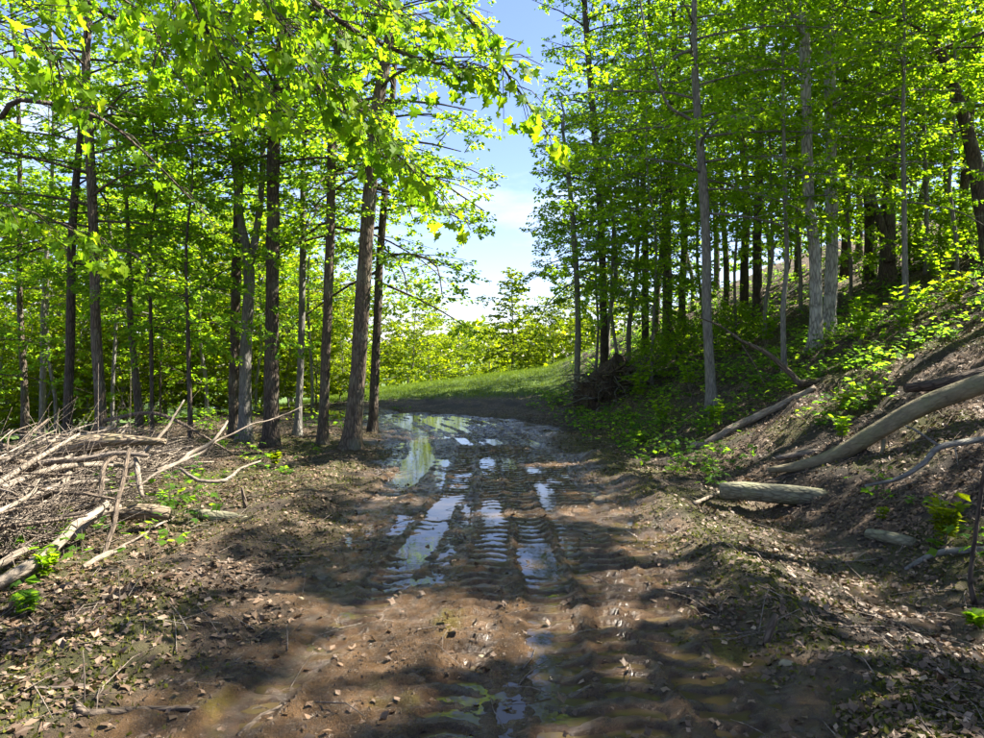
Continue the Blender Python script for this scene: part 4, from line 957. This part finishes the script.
for k in range(270):                                         # many more sticks lie criss-cross in the heap
    u = rng.uniform(0, 1)
    cy = 5.3 + 5.0 * u ** 1.1; cx_ = -3.45 - .18 * (cy - 5) - abs(rng.normal(0, .85)) * (1 - .35 * u)
    hmax = .92 * math.exp(-((cx_ + 4.6 + .1 * (cy - 6)) / 1.1) ** 2) * (1 - .45 * u)
    c0 = np.array([cx_, cy, float(H(cx_, cy)) + .04 + hmax * rng.uniform(0, 1)])
    az = rng.normal(.9, .9); el = rng.normal(.08, .22)
    d = np.array([math.cos(az) * math.cos(el), math.sin(az) * math.cos(el), math.sin(el)])
    L = rng.uniform(.4, 1.7); r = rng.choice([.006, .009, .013, .02, .03], p=[.10, .24, .30, .22, .14])
    pts = np.array([c0 - d * L / 2, c0 + rng.normal(0, .05, 3) * L, c0 + d * L / 2 + rng.normal(0, .05, 3) * L])
    for p in pts: p[2] = max(p[2], float(H(p[0], p[1])) + r * .5)
    path, rr = smooth_path(pts, [r, r * .9, r * .45], .12)
    mb = MB(); tube(mb, path, rr, 6, 0, .12, k)
    o = mb.build('dead_branch', [DEADWOOD, DEADWOOD_PALE, DEADWOOD_DARK, DEADWOOD_PALE][k % 4], None, path[0])
    tag(o, ['weathered grey-brown dead stick lying criss-cross in the brush pile', 'pale barkless dead stick lying criss-cross in the brush pile', 'dark damp dead stick lying criss-cross in the brush pile'][(0, 1, 2, 1)[k % 4]], 'branch', ['grey-brown loose sticks of the brush pile', 'pale loose sticks of the brush pile', 'dark loose sticks of the brush pile'][(0, 1, 2, 1)[k % 4]])
# fine twigs of the heap, too many to count
mb = MB(); n = 1500
u = rng.uniform(0, 1, n) ** 1.3; cy = 5.3 + 5.2 * u; cx_ = -3.4 - .16 * (cy - 5) - np.abs(rng.normal(0, .8, n))
cz = H(cx_, cy) + .02 + rng.uniform(0, 1, n) ** 1.4 * .75 * np.exp(-((cx_ + 4.5 + .1 * (cy - 6)) / 1.0) ** 2) * (1 - .4 * u)
az = rng.normal(.8, 1.2, n); el = rng.normal(.2, .35, n)
d = np.stack([np.cos(az) * np.cos(el), np.sin(az) * np.cos(el), np.sin(el)], -1); L = rng.uniform(.15, 1.0, n)[:, None]
P0 = np.stack([cx_, cy, cz], -1)
many_tubes(mb, P0, P0 + d * L * .5 + rng.normal(0, .09, (n, 3)) * L, P0 + d * L + rng.normal(0, .2, (n, 3)) * L, rng.uniform(.002, .008, n), np.full(n, .0015))
tag(mb.build('brushwood', [DEADWOOD]), 'tangle of fine dead twigs in and behind the brush pile', 'brushwood', kind='stuff')

# ------------------------------------------------------------------ root pile at the end of the bank
RP = np.array([3.15, 19.2, 0.0]); RP[2] = float(H(RP[0], RP[1]))
rp = empty('root_pile', RP, 'upturned mound of brown roots and soil at the end of the bank', 'root pile')
a = np.linspace(0, 2 * math.pi, 28, endpoint=False); hh = np.linspace(0, 1, 12)
mv = []
for h in hh:
    rad_ = (1 - h ** 1.6) ** .7 * (1.0 + .6 * (vnoise(np.cos(a) * 2 + 5, np.sin(a) * 2 + h * 4, 12) - .5) + .4 * (vnoise(np.cos(a) * 6 + 5, np.sin(a) * 6 + h * 11, 13) - .5)) + .03
    mv.append(np.stack([RP[0] + .85 * rad_ * np.cos(a), RP[1] + .7 * rad_ * np.sin(a), RP[2] - .45 + 1.45 * h + .5 * (vnoise(np.cos(a) * 3, np.sin(a) * 3 + h, 15) - .5)], -1))
mv = np.array(mv); idx = np.arange(12 * 28).reshape(12, 28)
A, B, C, D = idx[:-1], np.roll(idx[:-1], -1, 1), np.roll(idx[1:], -1, 1), idx[1:]
mb = MB(); mb.add(mv.reshape(-1, 3), np.concatenate([np.stack([A, B, C], -1).reshape(-1, 3), np.stack([A, C, D], -1).reshape(-1, 3)]))
mb.build('soil', bark_mat('root_soil', (.02, .015, .012), (.08, .056, .042), (.07, .05, .038), .4, .6), rp, RP)
rng = np.random.default_rng(88)
for k in range(170):
    th = rng.uniform(-math.pi, 0) if k < 135 else rng.uniform(0, math.pi); h = rng.uniform(.1, 1.05)
    base = RP + [.9 * math.cos(th) * (1 - h * .55), .9 * math.sin(th) * (1 - h * .55), h * .95 - .25]
    out_ = np.array([math.cos(th) + rng.normal(0, .5), math.sin(th), rng.uniform(-.5, 1.0)]); L = rng.uniform(.4, 1.0)
    pts = [base, base + out_ * L * .5 + rng.normal(0, .06, 3), base + out_ * L * .8 + rng.normal(0, .15, 3) + [0, 0, -.1]]
    path, rr = smooth_path(pts, np.array([.03, .018, .005]) * rng.uniform(.4, 1.1), .1)
    m2 = MB(); tube(m2, path, rr, 5, 0); m2.build('root', [BARK_GREY, DEADWOOD_DARK, BARK][k % 3], rp, RP)

# ------------------------------------------------------------------ stones
def stone(px_, py_, r, lb, seed):
    g = ground(px_, py_); rng = np.random.default_rng(seed)
    th, ph = np.meshgrid(np.linspace(0, 2 * math.pi, 12, endpoint=False), np.linspace(.05, math.pi - .05, 8), indexing='ij')
    rr = r * (1 + .35 * (vnoise(np.cos(th) * 1.5 + seed, np.sin(th) * 1.5 + np.cos(ph) * 2, seed) - .5))
    v = np.stack([rr * 1.3 * np.cos(th) * np.sin(ph), rr * np.sin(th) * np.sin(ph), rr * .75 * np.cos(ph)], -1) + g + [0, 0, r * .35]
    idx = np.arange(96).reshape(12, 8); A, B, C, D = idx[:, :-1], np.roll(idx, -1, 0)[:, :-1], np.roll(idx, -1, 0)[:, 1:], idx[:, 1:]
    mb = MB(); mb.add(v.reshape(-1, 3), np.concatenate([np.stack([A, B, C], -1).reshape(-1, 3), np.stack([A, C, D], -1).reshape(-1, 3)]))
    tag(mb.build('stone', STONE, None, g), lb, 'stone', 'stones by the track')
stone(786, 668, .030, 'tan stone on the mossy verge right of the track', 1)
stone(481, 660, .016, 'small flat stone in the middle of the mud', 2)
stone(697, 583, .022, 'small grey stone at the right edge of the track', 3)
stone(300, 600, .018, 'small stone left of the wheel ruts', 4)

# ------------------------------------------------------------------ ground cover
def on_ground(x, y): return np.stack([x, y, HT(x, y) + np.where(np.abs(x - xc(y)) < 1.72, .012, 0)], -1)
def normal_at(x, y):
    e = .06; zx = (H(x + e, y) - H(x - e, y)) / (2 * e); zy = (H(x, y + e) - H(x, y - e)) / (2 * e)
    return unit(np.stack([-zx, -zy, np.ones_like(zx)], -1))
rng = np.random.default_rng(501)
n = 235000
yy = 2.2 + 17 * rng.uniform(0, 1, n) ** 1.35; xx = rng.uniform(-1, 1, n) * (1.2 + .80 * yy); xx = np.where(xx < 0, np.maximum(xx, -8), xx)
mo, li, mu, gr = cover(xx, yy)
k = rng.uniform(0, 1, n) < np.clip(li * .7 + .2 * (xx > 2.3) + .26, 0, 1) * (1 - mu * .90)
xx, yy = xx[k], yy[k]; n = len(xx)
N = unit(normal_at(xx, yy) + rng.normal(0, .38, (n, 3)))
D = unit(np.cross(N, rng.normal(0, 1, (n, 3))))
mb = MB(); h_ = n // 2; S = .016 + .052 * rng.beta(1.4, 2.8, n); T = rng.beta(1.0, 3.0, n); P = on_ground(xx, yy) + N * .012
leaves(mb, P[:h_], D[:h_], N[:h_], S[:h_], T[:h_], 0, 'kite'); leaves(mb, P[h_:], D[h_:], N[h_:], S[h_:] * 1.1, T[h_:], 0, 'lobed')
tag(mb.build('leaf_litter', [DEAD], smooth=False), 'brown dead leaves littering the forest floor', 'leaf litter', kind='stuff')
# the nearest dead leaves, one by one
dl = MB(); lv = LOBED_V.copy(); lv[:, 2] = [0, .22, .06, .18, -.02, .12]; dl.add(lv, LOBED_F, 0, np.array([.5, .6, .7, .6])); DL = [dl.mesh('dead_leaf', [DEAD], smooth=False)]
for c_ in (.2, .85, .35):
    dl = MB(); lv = LOBED_V.copy() * [1, .8, 1]; lv[:, 2] = rng.uniform(-.1, .45, 6); dl.add(lv, LOBED_F, 0, np.clip(c_ + rng.normal(0, .05, 4), 0, 1)); DL.append(dl.mesh('dead_leaf', [DEAD], smooth=False))
cnt = 0
while cnt < 240:
    y_ = rng.uniform(2.7, 5.0); x_ = rng.uniform(-.68, .68) * y_
    mo, li, mu, gr = cover(np.array([x_]), np.array([y_]))
    if rng.uniform() > (li[0] * .8 + .2) * (1 - mu[0] * .93): continue
    p = on_ground(np.array([x_]), np.array([y_]))[0]
    o = bpy.data.objects.new('dead_leaf', DL[cnt % 4]); COL.objects.link(o); o.parent = ground_obj
    o.location = p + [0, 0, .008]; o.rotation_euler = (rng.normal(0, .3), rng.normal(0, .3), rng.uniform(0, 6.28)); s_ = rng.uniform(.04, .07); o.scale = (s_, s_, s_); cnt += 1
# moss and short grass
n = 120000
yy = 2.3 + 14 * rng.uniform(0, 1, n) ** 1.5; xx = rng.uniform(-1, 1, n) * (1.0 + .72 * yy)
mo, li, mu, gr = cover(xx, yy)
k = rng.uniform(0, 1, n) < mo * .9; xx, yy = xx[k], yy[k]; n = len(xx)
D = unit(UP + rng.normal(0, .7, (n, 3))); D[:, 2] = np.abs(D[:, 2]); N = unit(rng.normal(0, 1, (n, 3)))
mb = MB(); leaves(mb, on_ground(xx, yy) - UP * .004, D, N, rng.uniform(.012, .035, n), rng.uniform(0, 1, n), 0, 'kite')
tag(mb.build('moss', [MOSS], smooth=False), 'olive moss and short grass on the verges of the track', 'moss', kind='stuff')
n = 85000
yy = rng.uniform(22, 35, n); xx = rng.uniform(-14, 5, n)
mo, li, mu, gr = cover(xx, yy); k = rng.uniform(0, 1, n) < gr; xx, yy = xx[k], yy[k]; n = len(xx)
D = unit(UP + rng.normal(0, .35, (n, 3))); N = unit(rng.normal(0, 1, (n, 3)) * [1, 1, .2])
P = on_ground(xx, yy) - UP * .01; S = rng.uniform(.05, .15, n); W = unit(np.cross(D, N)) * (S * .06)[:, None]
mb = MB(); v = np.stack([P - W, P + W, P + D * S[:, None]], 1).reshape(-1, 3); mb.add(v, np.arange(n * 3).reshape(-1, 3), 0, rng.uniform(0, 1, n))
tag(mb.build('grass', [GRASS], smooth=False), 'green grass on the rise beyond the bend', 'grass', kind='stuff')
# seedlings of the bank, too many to count
n = 9000
yy = 3 + 25 * rng.uniform(0, 1, n) ** 1.2; xx = np.where(rng.uniform(0, 1, n) < .82, toe(yy) + rng.uniform(-.9, 11, n) * rng.uniform(.1, 1, n), -2.4 - rng.uniform(0, 6, n))
dens = sstep(.45, .62, fbm(xx * .5, yy * .5, 95, 3)) + .22 * sstep(11, 15, yy) * (xx > 0) * (xx < 7) + .5 * (xx > 7) * sstep(13, 16, yy)
dens = dens * (1 - .6 * (xx > 1.5) * (xx < 4.6) * (yy > 9) * (yy < 19))
dens = dens * (1 - (xx > 0) * (yy < 9) * .75) * np.where(xx < 0, .45, 1)
mo, li, mu, gr = cover(xx, yy)
pa, pb = ground(693, 450)[:2], ground(815, 391)[:2]; tt = np.clip(((xx - pa[0]) * (pb - pa)[0] + (yy - pa[1]) * (pb - pa)[1]) / ((pb - pa) @ (pb - pa)), 0, 1)
clear = np.hypot(xx - pa[0] - tt * (pb - pa)[0], yy + .35 - pa[1] - tt * (pb - pa)[1]) > .55
k = (rng.uniform(0, 1, n) < dens) & (mu < .3) & (gr < .5) & clear; xx, yy = xx[k], yy[k]; n = len(xx)
g = on_ground(xx, yy); hgt = rng.uniform(.06, .42, n)
nl = rng.integers(5, 12, n); j = np.repeat(np.arange(n), nl); m = len(j)
P = g[j] + np.stack([rng.normal(0, .07, m), rng.normal(0, .07, m), hgt[j] * rng.uniform(.45, 1.0, m)], -1)
az = rng.uniform(0, 6.28, m)
mb = MB(); leaves(mb, P, np.stack([np.cos(az), np.sin(az), rng.uniform(-.5, .3, m)], -1), unit(UP + rng.normal(0, .35, (m, 3))), rng.uniform(.05, .11, m), np.clip(rng.uniform(0, .9, n)[j] + rng.normal(0, .1, m), 0, 1), 0, 'lobed')
many_tubes(mb, g, g + UP * (hgt * .5)[:, None], g + UP * hgt[:, None], np.full(n, .003), np.full(n, .002), 1)
tag(mb.build('undergrowth', [LEAF_COOL, BARK_DARK], smooth=False), 'low green seedlings scattered over the bank and wood floor', 'undergrowth', kind='stuff')
# twigs strewn on the floor
n = 2600
yy = 2.3 + 14 * rng.uniform(0, 1, n) ** 1.3; xx = rng.uniform(-1, 1, n) * (1.0 + .72 * yy)
mo, li, mu, gr = cover(xx, yy); k = rng.uniform(0, 1, n) < (1 - mu * .92); xx, yy = xx[k], yy[k]; n = len(xx)
az = rng.uniform(0, 6.28, n); L = rng.uniform(.08, .5, n)
ex, ey = xx + np.cos(az) * L, yy + np.sin(az) * L
P0, P2 = on_ground(xx, yy) + UP * .012, on_ground(ex, ey) + UP * rng.uniform(.008, .05, n)[:, None]
mb = MB(); many_tubes(mb, P0, (P0 + P2) / 2 + UP * .012 + rng.normal(0, .012, (n, 3)), P2, rng.uniform(.002, .006, n), np.full(n, .0015))
tag(mb.build('twig_litter', [DEADWOOD]), 'small dead twigs strewn over the forest floor', 'twigs', kind='stuff')
# crumbs of mud thrown up along the ruts
n = 34000
yy = 2.4 + 10 * rng.uniform(0, 1, n) ** 1.5; xx = xc(yy) + rng.uniform(-2.2, 2.2, n)
z = HT(xx, yy); k = (z > WATER + .02) & (rng.uniform(0, 1, n) < .25 + .75 * sstep(.45, .6, fbm(xx * 2.2, yy * 2.2, 96, 3))); xx, yy = xx[k], yy[k]; n = len(xx)
c0 = on_ground(xx, yy); s_ = .004 + .016 * rng.beta(1.2, 4, n)
ov = np.array([(1, 0, -.3), (-.5, .87, -.3), (-.5, -.87, -.3), (0, 0, .8)]); of = np.array([(0, 1, 3), (1, 2, 3), (2, 0, 3)])
th = rng.uniform(0, 6.28, n); R2 = np.stack([np.cos(th), -np.sin(th), np.sin(th), np.cos(th)], -1).reshape(-1, 2, 2)
v = np.repeat(ov[None], n, 0) * rng.uniform(.5, 1.4, (n, 4, 1)) + rng.normal(0, .2, (n, 4, 3)); v[..., :2] = np.einsum('nij,nkj->nki', R2, v[..., :2]); v = c0[:, None] + s_[:, None, None] * v
CLOD = bark_mat('mud_crumb', (.025, .018, .012), (.10, .07, .045), (.14, .09, .05), .3, 2.0, .3, .6)
mb = MB(); mb.add(v.reshape(-1, 3), (of[None] + (np.arange(n) * 4)[:, None, None]).reshape(-1, 3))
tag(mb.build('mud_crumbs', [CLOD], smooth=False), 'crumbs and clods of mud along the wheel ruts', 'mud', kind='stuff')

# ------------------------------------------------------------------ single plants
def herb(px_, py_, h, nst, leafsize, lb, mat, seed, name='leafy_plant', spread=.5, shape='lobed', per=7):
    rng = np.random.default_rng(seed); g = ground(px_, py_)
    root = empty(name, g, lb, 'plant', 'single green plants on the wood floor')
    lf = MB()
    for q in range(nst):
        az = rng.uniform(0, 6.28); ln = spread * rng.uniform(.3, 1)
        tip = g + [math.cos(az) * ln * h, math.sin(az) * ln * h, h * rng.uniform(.7, 1.05)]
        mid = (g + tip) / 2 + [0, 0, h * .15]
        path, rr = smooth_path([g, mid, tip], [.004, .003, .0015], .05)
        st = MB(); tube(st, path, rr, 5); st.build('stem', MOSSY, root, g)
        t = np.linspace(.35, 1, per); ii = (t * (len(path) - 1)).astype(int); P = np.repeat(path[ii], 2, 0); m = len(P)
        tg = unit(tip - g); sd = unit(np.cross(tg, UP)) * np.tile([1, -1], per)[:, None]
        leaves(lf, P, unit(sd + tg * .5 + rng.normal(0, .25, (m, 3))), unit(UP + rng.normal(0, .3, (m, 3))), leafsize * rng.uniform(.7, 1.15, m), rng.uniform(.3, 1, m), 0, shape)
    o = lf.build('foliage', [mat], root, g, smooth=False); o['kind'] = 'stuff'
    return root
for q, (a, b, h, ns, ls, lb, mt) in enumerate([
        (945, 545, .34, 9, .10, 'bright green fern-like plant at the right edge above the curved branch', LEAF_YELLOW), (880, 523, .12, 4, .05, 'small green sprig beside the mossy log chunk', LEAF_YELLOW),
        (845, 418, .40, 8, .09, 'bright green sprouts between the pale log and the fallen trunk', LEAF_YELLOW), (875, 402, .22, 4, .07, 'yellow-green seedling above the fallen trunk', LEAF_YELLOW), (842, 440, .28, 6, .08, 'green fern clump on the slope above the fallen trunk base', LEAF),
        (603, 395, .7, 7, .13, 'bright green leafy plant at the foot of the slim lone tree', LEAF_YELLOW), (640, 402, .8, 8, .13, 'bright green plant at the foot of the bank below the root pile', LEAF), (690, 392, .7, 7, .12, 'bright green plant just left of the light grey slim tree', LEAF),
        (662, 425, .5, 7, .11, 'low green plant on the bank left of the pale log', LEAF), (715, 428, .35, 6, .10, 'green fern clump left of the pale log', LEAF), (64, 535, .22, 3, .08, 'bright seedling in front of the long pale pole', LEAF_YELLOW), (45, 580, .16, 6, .07, 'low green fern patch at the left before the pile', LEAF),
        (25, 620, .14, 5, .07, 'dim green seedling patch at the left edge', LEAF_COOL), (120, 530, .14, 4, .06, 'small green seedling under the dark forked sticks', LEAF), (275, 468, .22, 4, .09, 'green seedling under the stout dark tree', LEAF_YELLOW), (975, 628, .08, 3, .08, 'broad-leaved seedling at the right edge of the litter', LEAF),
        (900, 345, .9, 9, .12, 'bushy green plant high on the bank right of the twin trunks', LEAF), (940, 290, 1.0, 10, .12, 'leafy plant on the ridge by the bent dark tree', LEAF), (955, 315, .7, 8, .11, 'bright leafy plant below the bent dark tree', LEAF_YELLOW), (765, 350, .9, 9, .12, 'leafy plant between thin sapling and light slim tree', LEAF), (860, 350, .8, 8, .12, 'green plant at the foot of the flaking twin trunks', LEAF)]):
    herb(a, b, h, ns, ls, lb, mt, 700 + q)
shr = [proto_tree(501, BARK_DARK, LEAF, 1.5, .1, 26, lambda f: .9 * (1 - f) ** .5 + .2, .02, (5, 8), (.06, .10), 'kite', elev=(.2, .9), sec_sp=.16, name='shrub', flat=.6)]
for k, (px_, yy, sc, lb) in enumerate([(654, 18.5, .7, 'dark green shrub right of the root pile'), (682, 19.5, .8, 'dark shrub behind the low plants at the foot of the bank'), (735, 18, .7, 'dark shrub on the bank right of the light grey slim tree'), (955, 16.5, .8, 'shrub on the ridge at the right edge'), (925, 18, .9, 'shrub on the ridge left of the bent dark tree'), (985, 15, .7, 'shrub at the foot of the bent dark tree'), (900, 17.5, .7, 'shrub beside the thick dark twin-stemmed tree')]):
    x_ = (px_ - CX) / FPX * yy
    plant_copy(shr[0], (x_, yy, float(H(x_, yy)) - .05), k * 1.3, sc, lb, 'shrub', 'dark shrubs of the bank')
